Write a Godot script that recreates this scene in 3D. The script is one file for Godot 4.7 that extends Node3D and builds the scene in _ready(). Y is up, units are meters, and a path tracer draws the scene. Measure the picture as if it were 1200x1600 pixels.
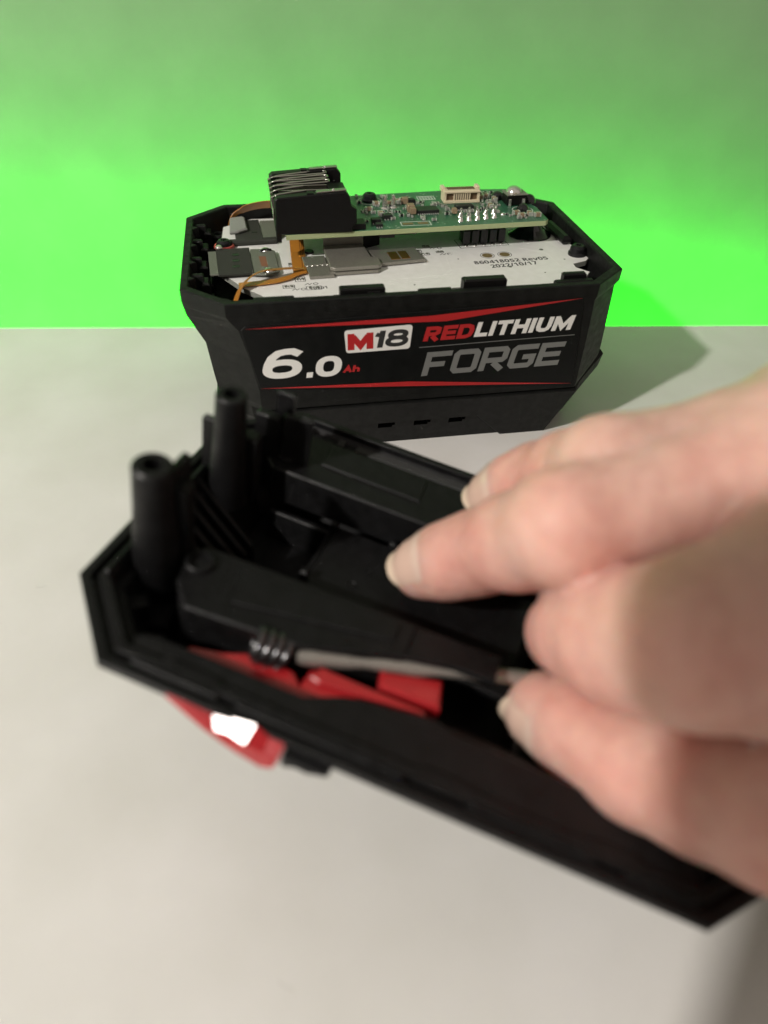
extends Node3D
# Lengths inside the mesh builder are millimetres; nodes are placed in metres.

var rng := RandomNumberGenerator.new()
var M := {}
var taken := {}

# ------------------------------------------------------------------ mesh builder
class MB:
	var v := PackedVector3Array()
	var n := PackedVector3Array()
	var c := PackedColorArray()
	var ink := Color(1, 1, 1)

	func tri(a: Vector3, b: Vector3, d: Vector3) -> void:
		var nn := (d - a).cross(b - a)
		if nn.length_squared() < 1e-12:
			return
		nn = nn.normalized()
		tri_n(a, b, d, nn, nn, nn)

	func tri_n(a: Vector3, b: Vector3, d: Vector3, na: Vector3, nb: Vector3, nd: Vector3) -> void:
		v.append(a); v.append(b); v.append(d)
		n.append(na); n.append(nb); n.append(nd)
		c.append(ink); c.append(ink); c.append(ink)

	func quad(a: Vector3, b: Vector3, d: Vector3, e: Vector3) -> void:
		tri(a, b, d)
		tri(a, d, e)

	# a closed piece whose faces were laid from index s on: turn it right side out
	func fix(s: int) -> void:
		var vol := 0.0
		for i in range(s, v.size(), 3):
			vol += v[i].dot(v[i + 1].cross(v[i + 2]))
		if vol > 0.0:
			for i in range(s, v.size(), 3):
				var t := v[i + 1]
				v[i + 1] = v[i + 2]
				v[i + 2] = t
				t = n[i + 1]
				n[i + 1] = n[i + 2]
				n[i + 2] = t
			for i in range(s, v.size()):
				n[i] = -n[i]

	func cap(ring: PackedVector3Array) -> void:
		var m := Vector3.ZERO
		for p in ring:
			m += p
		m /= ring.size()
		for i in ring.size():
			tri(m, ring[i], ring[(i + 1) % ring.size()])

	func loft(rings: Array, cap0 := true, cap1 := true) -> void:
		var s := v.size()
		if cap0:
			var r0: PackedVector3Array = rings[0].duplicate()
			r0.reverse()
			cap(r0)
		for k in rings.size() - 1:
			var p: PackedVector3Array = rings[k]
			var q: PackedVector3Array = rings[k + 1]
			for i in p.size():
				var j := (i + 1) % p.size()
				quad(p[i], q[i], q[j], p[j])
		if cap1:
			cap(rings[-1])
		if not (cap0 and cap1):
			fix_out(s)
		else:
			fix(s)

	func fix_out(s: int) -> void:
		fix(s)

	# polygon (x, z) raised from y0 to y1, edges bevelled by b, then moved by xf
	func prism(poly: PackedVector2Array, y0: float, y1: float, b := 0.15, xf := Transform3D.IDENTITY) -> void:
		var s := v.size()
		var pin := MB.inset(poly, b) if b > 0.0 else poly
		var rings := []
		var lv := [[pin, y0], [poly, y0 + b], [poly, y1 - b], [pin, y1]] if b > 0.0 else [[poly, y0], [poly, y1]]
		for l in lv:
			var r := PackedVector3Array()
			for p in l[0]:
				r.append(xf * Vector3(p.x, l[1], p.y))
			rings.append(r)
		for k in rings.size() - 1:
			for i in poly.size():
				var j := (i + 1) % poly.size()
				quad(rings[k][i], rings[k + 1][i], rings[k + 1][j], rings[k][j])
		var ix := Geometry2D.triangulate_polygon(pin)
		var cw := Geometry2D.is_polygon_clockwise(poly)
		for i in range(0, ix.size(), 3):
			var a := ix[i]
			var e := ix[i + 1]
			var f := ix[i + 2]
			var up: bool = ((pin[e] - pin[a]).cross(pin[f] - pin[a]) > 0.0) == (not cw)
			if not up:
				var t := e
				e = f
				f = t
			# same turning sense as the outline
			tri(rings[-1][a], rings[-1][e], rings[-1][f])
			tri(rings[0][a], rings[0][f], rings[0][e])
		fix(s)

	static func inset(poly: PackedVector2Array, b: float) -> PackedVector2Array:
		var area := 0.0
		for i in poly.size():
			area += poly[i].cross(poly[(i + 1) % poly.size()])
		var sg := 1.0 if area > 0.0 else -1.0
		var out := PackedVector2Array()
		for i in poly.size():
			var p := poly[i]
			var d0 := (p - poly[i - 1 if i > 0 else poly.size() - 1]).normalized()
			var d1 := (poly[(i + 1) % poly.size()] - p).normalized()
			var n0 := Vector2(-d0.y, d0.x) * sg
			var n1 := Vector2(-d1.y, d1.x) * sg
			var m := n0 + n1
			out.append(p + m * (b / maxf(0.25, m.dot(n0))))
		return out

	func box(ctr: Vector3, size: Vector3, b := 0.15, turn := Basis.IDENTITY) -> void:
		var h := size / 2.0
		b = minf(b, minf(h.x, minf(h.y, h.z)) * 0.7)
		prism(PackedVector2Array([Vector2(-h.x, -h.z), Vector2(h.x, -h.z), Vector2(h.x, h.z), Vector2(-h.x, h.z)]), -h.y, h.y, b, Transform3D(turn, ctr))

	# profile of (radius, height), turned about y
	func lathe(prof: PackedVector2Array, seg: int, xf := Transform3D.IDENTITY) -> void:
		var s := v.size()
		for k in prof.size() - 1:
			var p := prof[k]
			var q := prof[k + 1]
			var d := q - p
			if d.length() < 1e-5:
				continue
			var nr := Vector2(d.y, -d.x).normalized()
			for i in seg:
				var a0 := TAU * i / seg
				var a1 := TAU * (i + 1) / seg
				var e0 := Vector3(cos(a0), 0, sin(a0))
				var e1 := Vector3(cos(a1), 0, sin(a1))
				var n0 := xf.basis * (e0 * nr.x + Vector3(0, nr.y, 0))
				var n1 := xf.basis * (e1 * nr.x + Vector3(0, nr.y, 0))
				var p0 := xf * (e0 * p.x + Vector3(0, p.y, 0))
				var p1 := xf * (e1 * p.x + Vector3(0, p.y, 0))
				var q0 := xf * (e0 * q.x + Vector3(0, q.y, 0))
				var q1 := xf * (e1 * q.x + Vector3(0, q.y, 0))
				n0 = n0.normalized()
				n1 = n1.normalized()
				if p.x > 1e-5:
					tri_n(p0, p1, q0, n0, n1, n0)
				if q.x > 1e-5:
					tri_n(p1, q1, q0, n1, n1, n0)
		# the normals follow the profile; make windings and normals agree
		for i in range(s, v.size(), 3):
			var f := (v[i + 2] - v[i]).cross(v[i + 1] - v[i])
			if f.dot(n[i]) < 0.0:
				var t := v[i + 1]
				v[i + 1] = v[i + 2]
				v[i + 2] = t
				t = n[i + 1]
				n[i + 1] = n[i + 2]
				n[i + 2] = t

	func tube(path: PackedVector3Array, r: float, seg := 10, flat := Vector2.ONE, radii := PackedFloat32Array()) -> void:
		var up := Vector3.UP
		var d0 := (path[1] - path[0]).normalized()
		if absf(d0.dot(up)) > 0.9:
			up = Vector3.RIGHT
		var side := d0.cross(up).normalized()
		var rows := []
		var nrm := []
		for i in path.size():
			var d := (path[mini(i + 1, path.size() - 1)] - path[maxi(i - 1, 0)]).normalized()
			side = (side - d * side.dot(d)).normalized()
			var top := side.cross(d)
			var rr := r * (radii[i] if radii.size() else 1.0)
			var row := PackedVector3Array()
			var nr := PackedVector3Array()
			for k in seg:
				var a := TAU * k / seg
				row.append(path[i] + (side * cos(a) * flat.x + top * sin(a) * flat.y) * rr)
				nr.append((side * cos(a) / flat.x + top * sin(a) / flat.y).normalized())
			rows.append(row)
			nrm.append(nr)
		for i in path.size() - 1:
			for k in seg:
				var j := (k + 1) % seg
				tri_n(rows[i][k], rows[i + 1][k], rows[i + 1][j], nrm[i][k], nrm[i + 1][k], nrm[i + 1][j])
				tri_n(rows[i][k], rows[i + 1][j], rows[i][j], nrm[i][k], nrm[i + 1][j], nrm[i][j])
		var s := v.size()
		cap(rows[0])
		var r1: PackedVector3Array = rows[-1].duplicate()
		r1.reverse()
		cap(r1)
		for i in range(0, v.size(), 3):
			var f := (v[i + 2] - v[i]).cross(v[i + 1] - v[i])
			if f.dot(n[i]) < 0.0 and i < s:
				var t := v[i + 1]
				v[i + 1] = v[i + 2]
				v[i + 2] = t
				t = n[i + 1]
				n[i + 1] = n[i + 2]
				n[i + 2] = t

	# a flat strip that follows a path: width along w, thickness t
	func ribbon(path: PackedVector3Array, w: PackedVector3Array, t: float) -> void:
		var s := v.size()
		var rings := []
		for i in path.size():
			var d := (path[mini(i + 1, path.size() - 1)] - path[maxi(i - 1, 0)]).normalized()
			var hw := w[i] / 2.0
			var nn := d.cross(w[i]).normalized() * t / 2.0
			rings.append(PackedVector3Array([path[i] - hw - nn, path[i] + hw - nn, path[i] + hw + nn, path[i] - hw + nn]))
		loft(rings)
		fix(s)

	# a mitred line of width w on the plane xf (x, z), raised by h
	func stroke(pts: PackedVector2Array, w: float, h: float, xf: Transform3D, closed := false) -> void:
		var L := PackedVector2Array()
		var R := PackedVector2Array()
		var k := pts.size()
		for i in k:
			var a := pts[(i - 1 + k) % k] if closed or i > 0 else pts[i] * 2.0 - pts[i + 1]
			var b := pts[(i + 1) % k] if closed or i < k - 1 else pts[i] * 2.0 - pts[i - 1]
			var d0 := (pts[i] - a).normalized()
			var d1 := (b - pts[i]).normalized()
			var n0 := Vector2(-d0.y, d0.x)
			var m := n0 + Vector2(-d1.y, d1.x)
			m *= (w / 2.0) / maxf(0.3, m.dot(n0))
			L.append(pts[i] + m)
			R.append(pts[i] - m)
		for i in (k if closed else k - 1):
			var j := (i + 1) % k
			prism(PackedVector2Array([L[i], L[j], R[j], R[i]]), 0.0, h, 0.0, xf)

	# letters fitted to width w and height h, lower left corner at the origin of xf, raised along its z
	func letters(text: String, font: Font, w: float, h: float, slant: float, depth: float, xf: Transform3D, bold := 0.0) -> void:
		var tm := TextMesh.new()
		tm.text = text
		tm.font = font
		tm.font_size = 64
		tm.pixel_size = 1.0
		tm.depth = 1.0
		tm.curve_step = 1.0
		var box := AABB()
		var got := []
		for k in tm.get_surface_count():
			got.append(tm.surface_get_arrays(k))
		var first := true
		for a in got:
			for p in a[Mesh.ARRAY_VERTEX]:
				if first:
					box = AABB(p, Vector3.ZERO)
					first = false
				box = box.expand(p)
		var s := v.size()
		for a in got:
			var P: PackedVector3Array = a[Mesh.ARRAY_VERTEX]
			var I = a[Mesh.ARRAY_INDEX]
			var count: int = I.size() if I != null else P.size()
			for i in range(0, count, 3):
				var q := []
				for j in 3:
					var p := P[I[i + j] if I != null else i + j]
					var y := (p.y - box.position.y) / box.size.y * h
					q.append(xf * Vector3((p.x - box.position.x) / box.size.x * (w - slant * h) + slant * y, y, depth if p.z > box.position.z + 0.5 else 0.0))
				tri(q[0], q[1], q[2])
		fix(s)

	func mesh() -> ArrayMesh:
		var a := []
		a.resize(Mesh.ARRAY_MAX)
		var mm := PackedVector3Array()
		for p in v:
			mm.append(p * 0.001)
		a[Mesh.ARRAY_VERTEX] = mm
		a[Mesh.ARRAY_NORMAL] = n
		a[Mesh.ARRAY_COLOR] = c
		var m := ArrayMesh.new()
		m.add_surface_from_arrays(Mesh.PRIMITIVE_TRIANGLES, a)
		return m

# ------------------------------------------------------------------ naming
func numbered(called: String) -> String:
	var k: int = taken.get(called, 0)
	taken[called] = k + 1
	return called if k == 0 else "%s_%03d" % [called, k]

func part(called: String, mb: MB, m: Material, parent: Node3D) -> MeshInstance3D:
	return put(called, mb.mesh(), m, parent)

func put(called: String, mesh: Mesh, m: Material, parent: Node3D, at := Vector3.ZERO) -> MeshInstance3D:
	var o := MeshInstance3D.new()
	var base := called
	var k := 1
	while parent.has_node(NodePath(called)):
		called = "%s_%03d" % [base, k]
		k += 1
	o.name = called
	o.mesh = mesh
	o.material_override = m
	o.position = at
	parent.add_child(o, true)
	return o

func thing(called: String, label: String, category: String) -> Node3D:
	var o := Node3D.new()
	o.name = numbered(called)
	o.set_meta("label", label)
	o.set_meta("category", category)
	add_child(o, true)
	return o

func P2(a: Array) -> PackedVector2Array:
	var r := PackedVector2Array()
	for i in range(0, a.size(), 2):
		r.append(Vector2(a[i], a[i + 1]))
	return r

func lin(r: float, g: float, b: float, a := 1.0) -> Color:
	var k := Color(r, g, b).linear_to_srgb()
	k.a = a
	return k

# ------------------------------------------------------------------ materials
func noise_tex(size: int, freq: float, lo: Color, hi: Color, octaves := 4, seed_ := 1, kind := FastNoiseLite.TYPE_SIMPLEX) -> ImageTexture:
	var fn := FastNoiseLite.new()
	fn.seed = seed_
	fn.noise_type = kind
	fn.frequency = freq
	fn.fractal_octaves = octaves
	var im := fn.get_seamless_image(size, size)
	im.convert(Image.FORMAT_RGB8)
	for y in size:
		for x in size:
			im.set_pixel(x, y, lo.lerp(hi, im.get_pixel(x, y).r))
	return ImageTexture.create_from_image(im)

func mat(called: String, c: Color, rough: float, metal := 0.0, spec := 0.5) -> StandardMaterial3D:
	var m := StandardMaterial3D.new()
	m.resource_name = called
	m.albedo_color = c
	m.roughness = rough
	m.metallic = metal
	m.metallic_specular = spec
	M[called] = m
	return m

func grain(m: StandardMaterial3D, scale: float, relief_cm: float, bump: Texture2D, tint: Texture2D = null, rough: Texture2D = null) -> void:
	m.uv1_triplanar = true
	m.uv1_scale = Vector3.ONE * scale
	if bump:
		m.heightmap_enabled = true
		m.heightmap_texture = bump
		m.heightmap_scale = relief_cm
	if tint:
		m.albedo_texture = tint
	if rough:
		m.roughness_texture = rough
		m.roughness_texture_channel = BaseMaterial3D.TEXTURE_CHANNEL_RED

func make_materials() -> void:
	var W := Color.WHITE
	var fine := noise_tex(256, 0.12, Color.BLACK, W, 3, 3)
	var cloudy := noise_tex(256, 0.012, Color(0.72, 0.72, 0.72), W, 4, 5)
	var smudge := noise_tex(256, 0.02, Color(0.62, 0.62, 0.62), W, 5, 9)
	var specks := noise_tex(256, 0.25, Color(0.55, 0.55, 0.55), W, 2, 12)
	# moulded black plastics
	grain(mat("black_plastic", lin(0.0085, 0.009, 0.0085), 0.62, 0.0, 0.32), 55.0, 0.0025, fine, cloudy, smudge)
	grain(mat("lid_plastic", lin(0.006, 0.006, 0.0065), 0.60, 0.0, 0.36), 55.0, 0.002, fine, cloudy, smudge)
	mat("smooth_black", lin(0.0045, 0.0045, 0.0045), 0.42, 0.0, 0.34)
	grain(mat("label_black", lin(0.0045, 0.005, 0.005), 0.5, 0.0, 0.32), 30.0, 0.0006, fine, null, smudge)
	mat("label_red", lin(0.42, 0.016, 0.018), 0.45)
	mat("label_white", lin(0.78, 0.77, 0.74), 0.45)
	mat("label_grey", lin(0.24, 0.245, 0.24), 0.34, 0.35)
	# boards
	var wm := mat("white_mask", lin(0.80, 0.80, 0.78), 0.38)
	grain(wm, 25.0, 0.0006, fine, noise_tex(256, 0.03, Color(0.965, 0.965, 0.96), W, 4, 21), null)
	mat("board_edge", lin(0.36, 0.42, 0.22), 0.7)
	mat("white_board_edge", lin(0.22, 0.23, 0.20), 0.8)
	mat("ink_black", lin(0.02, 0.02, 0.02), 0.6)
	mat("silkscreen", lin(0.62, 0.66, 0.60), 0.6)
	var gm := mat("green_mask", W, 0.3)
	gm.albedo_texture = board_tex()
	gm.uv1_triplanar = true
	gm.uv1_scale = Vector3.ONE * 20.0
	gm.uv1_triplanar_sharpness = 8.0
	# metals
	grain(mat("nickel", lin(0.50, 0.48, 0.42), 0.5, 0.6), 60.0, 0.003, fine, specks, smudge)
	grain(mat("weld_plate", lin(0.27, 0.285, 0.235), 0.6, 0.25), 70.0, 0.006, fine, specks, null)
	grain(mat("fibre_paper", lin(0.062, 0.066, 0.055), 0.85, 0.0, 0.3), 70.0, 0.008, fine, specks, null)
	grain(mat("pad_grey", lin(0.46, 0.47, 0.44), 0.7), 60.0, 0.003, fine, specks, null)
	mat("solder", lin(0.80, 0.78, 0.74), 0.2, 0.9)
	mat("tinned", lin(0.66, 0.65, 0.61), 0.34, 0.6)
	mat("copper", lin(0.60, 0.30, 0.10), 0.4, 1.0)
	mat("copper_stain", lin(0.20, 0.085, 0.045), 0.7)
	mat("gold_pad", lin(0.22, 0.17, 0.075), 0.5, 0.3)
	grain(mat("steel", lin(0.60, 0.565, 0.51), 0.38, 0.55), 80.0, 0.004, fine, specks, smudge)
	mat("spring_steel", lin(0.12, 0.12, 0.125), 0.2, 0.9)
	mat("blade_steel", lin(0.50, 0.48, 0.44), 0.28, 1.0)
	mat("screw_black", lin(0.018, 0.018, 0.02), 0.28, 0.6)
	# polyimide, ceramics, nylon
	var fx := mat("polyimide", lin(0.42, 0.17, 0.022), 0.28)
	fx.clearcoat_enabled = true
	fx.clearcoat = 0.4
	mat("polyimide_trace", lin(0.16, 0.06, 0.012), 0.4)
	mat("cream_nylon", lin(0.66, 0.57, 0.40), 0.5)
	mat("connector_slot", lin(0.12, 0.075, 0.04), 0.7)
	mat("chip_black", lin(0.010, 0.011, 0.011), 0.45)
	mat("ceramic_tan", lin(0.26, 0.19, 0.12), 0.5)
	mat("ceramic_grey", lin(0.20, 0.20, 0.18), 0.5)
	var ps := mat("potting", lin(0.004, 0.004, 0.005), 0.10)
	ps.clearcoat_enabled = true
	ps.clearcoat = 0.6
	ps.clearcoat_roughness = 0.05
	mat("red_seal", lin(0.35, 0.06, 0.05), 0.5)
	# latch
	var rl := mat("latch_red", lin(0.36, 0.011, 0.015), 0.34)
	rl.clearcoat_enabled = true
	rl.clearcoat = 1.0
	rl.clearcoat_roughness = 0.22
	# setting
	var tt := mat("table_laminate", lin(0.72, 0.705, 0.685), 0.55, 0.0, 0.35)
	grain(tt, 3.0, 0.0015, noise_tex(512, 0.2, Color.BLACK, W, 3, 31), noise_tex(512, 0.012, Color(0.955, 0.955, 0.945), W, 5, 33), null)
	mat("pencil_soft", lin(0.53, 0.52, 0.49), 0.8)
	var wp := mat("wall_paint", lin(0.232, 0.24, 0.205), 0.75, 0.0, 0.3)
	grain(wp, 4.0, 0.003, noise_tex(512, 0.08, Color.BLACK, W, 4, 41), noise_tex(512, 0.010, Color(0.95, 0.95, 0.95), W, 5, 43), null)
	# skin
	var sk := mat("skin", W, 0.58, 0.0, 0.32)
	sk.vertex_color_use_as_albedo = true
	sk.subsurf_scatter_enabled = true
	sk.subsurf_scatter_strength = 0.42
	grain(sk, 34.0, 0.010, noise_tex(256, 0.09, Color.BLACK, W, 4, 51, FastNoiseLite.TYPE_CELLULAR), noise_tex(256, 0.022, Color(0.93, 0.90, 0.90), W, 4, 53), smudge)
	var nl := mat("nail", W, 0.24)
	nl.vertex_color_use_as_albedo = true
	grain(mat("foam_grey", lin(0.075, 0.076, 0.074), 0.9, 0.0, 0.2), 60.0, 0.006, fine, specks, null)
	mat("phone_black", lin(0.01, 0.01, 0.011), 0.3)
	mat("phone_glass", lin(0.004, 0.004, 0.004), 0.08)
	mat("lamp_metal", lin(0.3, 0.3, 0.3), 0.4, 1.0)

func board_tex() -> ImageTexture:
	var r := RandomNumberGenerator.new()
	r.seed = 77
	var im := Image.create(512, 512, false, Image.FORMAT_RGB8)
	var base := lin(0.026, 0.100, 0.055)
	var trace := lin(0.050, 0.150, 0.088)
	var pale := lin(0.36, 0.40, 0.33)
	im.fill(base)
	for k in 110:
		var x := r.randi_range(0, 500)
		var y := r.randi_range(0, 500)
		var w := r.randi_range(2, 5)
		for leg in 4:
			var len := r.randi_range(14, 90)
			if leg % 2 == 0:
				im.fill_rect(Rect2i(x, y, mini(len, 511 - x), w).intersection(Rect2i(0, 0, 512, 512)), trace)
				x = mini(x + len, 505)
			else:
				var y1 := clampi(y + (len if r.randf() < 0.5 else -len), 0, 505)
				im.fill_rect(Rect2i(x, mini(y, y1), w, absi(y1 - y) + w).intersection(Rect2i(0, 0, 512, 512)), trace)
				y = y1
	for k in 420:
		var q := Vector2i(r.randi_range(0, 506), r.randi_range(0, 506))
		var d := r.randi_range(3, 6)
		im.fill_rect(Rect2i(q, Vector2i(d, d)).intersection(Rect2i(0, 0, 512, 512)), pale if r.randf() < 0.6 else base)
	return ImageTexture.create_from_image(im)

# ------------------------------------------------------------------ the scene
func _ready() -> void:
	rng.seed = 20221017
	var cam := Camera3D.new()
	cam.name = "camera"
	cam.transform = Transform3D(Basis(Vector3(0.99968, 0.01908, -0.01651), Vector3(-0.02523, 0.75599, -0.6541), Vector3(0, 0.65431, 0.75623)).orthonormalized(), Vector3(0, 0.14236, 0))
	cam.near = 0.01
	cam.far = 20.0
	var att := CameraAttributesPhysical.new()
	att.frustum_focal_length = 16.95
	att.frustum_focus_distance = 0.235
	att.frustum_near = 0.01
	att.frustum_far = 20.0
	att.exposure_aperture = 5.2
	cam.attributes = att
	cam.fov = 70.6
	cam.near = 0.01
	cam.far = 20.0
	add_child(cam)
	cam.current = true

	var env := Environment.new()
	env.background_mode = Environment.BG_COLOR
	env.background_color = lin(0.36, 0.32, 0.28)
	env.tonemap_mode = Environment.TONE_MAPPER_LINEAR
	env.tonemap_exposure = 1.0
	env.sdfgi_enabled = true
	env.ssao_enabled = true
	env.ssil_enabled = true
	var we := WorldEnvironment.new()
	we.name = "surroundings"
	we.environment = env
	add_child(we)

	make_materials()
	ceiling_lamp(Vector3(-0.494, 0.559, 0.267), 0.65)
	led_strip()
	setting()
	phone()
	battery()
	lid()
	pick()
	hand()

func ceiling_lamp(at: Vector3, energy: float) -> void:
	var t := thing("desk_lamp", "warm white round lamp bulb above and left of the desk", "lamp")
	t.position = at
	var bulb := SphereMesh.new()
	bulb.radius = 0.018
	bulb.height = 0.036
	var gm := mat("lamp_glow", lin(1, 0.9, 0.76), 0.5)
	gm.emission_enabled = true
	gm.emission = lin(1.0, 0.92, 0.80)
	gm.emission_energy_multiplier = 6.0
	put("bulb", bulb, gm, t)
	var cone := MB.new()
	cone.lathe(P2([9, 44, 11, 32, 38, 4, 40, -12, 38.6, -12, 36.4, 3, 9, 29]), 32)
	part("lamp_shade", cone, M["lamp_metal"], t).quaternion = Quaternion(Vector3.UP, Vector3(-0.629, 0.56, 0.54).normalized())
	var stem := MB.new()
	stem.tube(PackedVector3Array([Vector3(-26, 24, 20), Vector3(-90, 160, 70), Vector3(-260, 240, 160)]), 6, 10)
	part("stem", stem, M["lamp_metal"], t)
	var l := OmniLight3D.new()
	l.name = "bulb_light"
	l.light_color = lin(1.0, 0.945, 0.88)
	l.light_energy = energy
	l.light_size = 0.017
	l.omni_range = 6.0
	l.omni_attenuation = 2.0
	l.shadow_enabled = true
	t.add_child(l)

func led_strip() -> void:
	var t := thing("led_strip", "green light strip stuck along the back edge of the desk", "light strip")
	t.position = Vector3(-0.14, -0.075, -0.292)
	t.rotation.y = 0.0621
	var tape := MB.new()
	tape.box(Vector3(0, 0, 0), Vector3(720, 10, 2), 0.3)
	part("tape", tape, M["label_white"], t)
	var gm := mat("led_glow", lin(0.1, 1, 0.1), 0.5)
	gm.emission_enabled = true
	gm.emission = lin(0.05, 1.0, 0.04)
	gm.emission_energy_multiplier = 2.0
	var glow := MB.new()
	glow.box(Vector3(0, 0, -1.6), Vector3(710, 6, 1), 0.2)
	part("glowing_strip", glow, gm, t)
	var l := AreaLight3D.new()
	l.name = "strip_light"
	l.area_size = Vector2(0.71, 0.006)
	l.light_color = lin(0.006, 1.0, 0.006)
	l.light_energy = 1.12
	l.area_range = 4.0
	l.area_attenuation = 2.0
	l.shadow_enabled = true
	l.position = Vector3(0, 0, -0.0026)
	l.rotation = Vector3(0.1, 0, 0)
	t.add_child(l)

func setting() -> void:
	# the desk top: its back edge runs a little askew behind the battery
	var s := MB.new()
	s.box(Vector3(0, -9, 350), Vector3(1800, 18, 700), 0.6)
	var o := part("table_top", s, M["table_laminate"], self)
	o.position = Vector3(0.0, 0.0, -0.28655)
	o.rotation.y = 0.0621
	o.set_meta("kind", "structure")
	o.set_meta("label", "white laminate desk top under the battery and the open lid")
	# pencil scuffs on the desk
	for k in [[-119.0, 158.0, 0.3, 6.0], [-127, 171, 0.9, 4.0], [-122, 177, 1.3, 5.0], [-100, 150, -0.2, 3.0], [-30, 245, 0.5, 4.0]]:
		var a: float = k[2]
		var p := PackedVector3Array()
		for i in 7:
			var u := i / 6.0 - 0.5
			p.append(Vector3(k[0] + cos(a) * u * k[3] + sin(u * 9.0) * 0.25, 0.02, k[1] + sin(a) * u * k[3] + cos(u * 11.0) * 0.2))
		var mk := MB.new()
		mk.tube(p, 0.09, 5, Vector2(1, 0.25))
		part("pencil_mark", mk, M["pencil_soft"], o)
	var w := MB.new()
	w.box(Vector3(0, 300, -6), Vector3(2600, 1500, 12), 0.5)
	o = part("wall", w, M["wall_paint"], self)
	o.position = Vector3(0.0, 0.0, -0.3425)
	o.rotation.y = 0.028
	o.set_meta("kind", "structure")
	o.set_meta("label", "pale painted wall lit green from behind the desk")

func phone() -> void:
	var t := thing("smartphone", "black smartphone held upright above the desk, taking the picture", "phone")
	t.transform = Transform3D(Basis(Vector3(0.99968, 0.01908, -0.01651), Vector3(-0.02523, 0.75599, -0.6541), Vector3(0, 0.65431, 0.75623)).orthonormalized(), Vector3(0, 0.14236, 0))
	var o := PackedVector2Array()
	for q in [[4, -1, 0.0], [-53, -1, PI / 2], [-53, 1, PI], [4, 1, PI * 1.5]]:
		for i in 6:
			var a: float = q[2] + i * PI / 10.0
			o.append(Vector2(q[0] + 10.0 * cos(a), (22.0 if q[1] < 0 else -108.0) + 10.0 * sin(a)))
	var up := Transform3D(Basis(Vector3(1, 0, 0), Vector3(0, 0, 1), Vector3(0, 1, 0)), Vector3.ZERO)
	var b := MB.new()
	b.prism(o, 4.5, 11.5, 1.2, up)
	part("phone_body", b, M["phone_black"], t)
	var g := MB.new()
	g.prism(MB.inset(o, 2.0), 11.52, 12.0, 0.1, up)
	part("screen_glass", g, M["phone_glass"], t)

# ------------------------------------------------------------------ battery
func raise_right(r: PackedVector3Array, up: float, out_: float) -> PackedVector3Array:
	for i in r.size():
		if r[i].x > 60.0:
			r[i] += Vector3(out_, up, 0)
	return r

func oct8(y: float, xl: float, xr: float, zf: float, zb: float, cxl: float, czl: float, cxr: float, czr: float) -> PackedVector3Array:
	return PackedVector3Array([Vector3(xl + cxl, y, zf), Vector3(xr - cxr, y, zf), Vector3(xr, y, zf - czr), Vector3(xr, y, zb + czr), Vector3(xr - cxr, y, zb), Vector3(xl + cxl, y, zb), Vector3(xl, y, zb + czl), Vector3(xl, y, zf - czl)])

const LAY := Transform3D(Basis(Vector3(1, 0, 0), Vector3(0, 0, -1), Vector3(0, 1, 0)), Vector3.ZERO)  # text plane lying face up, read from the front

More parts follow.
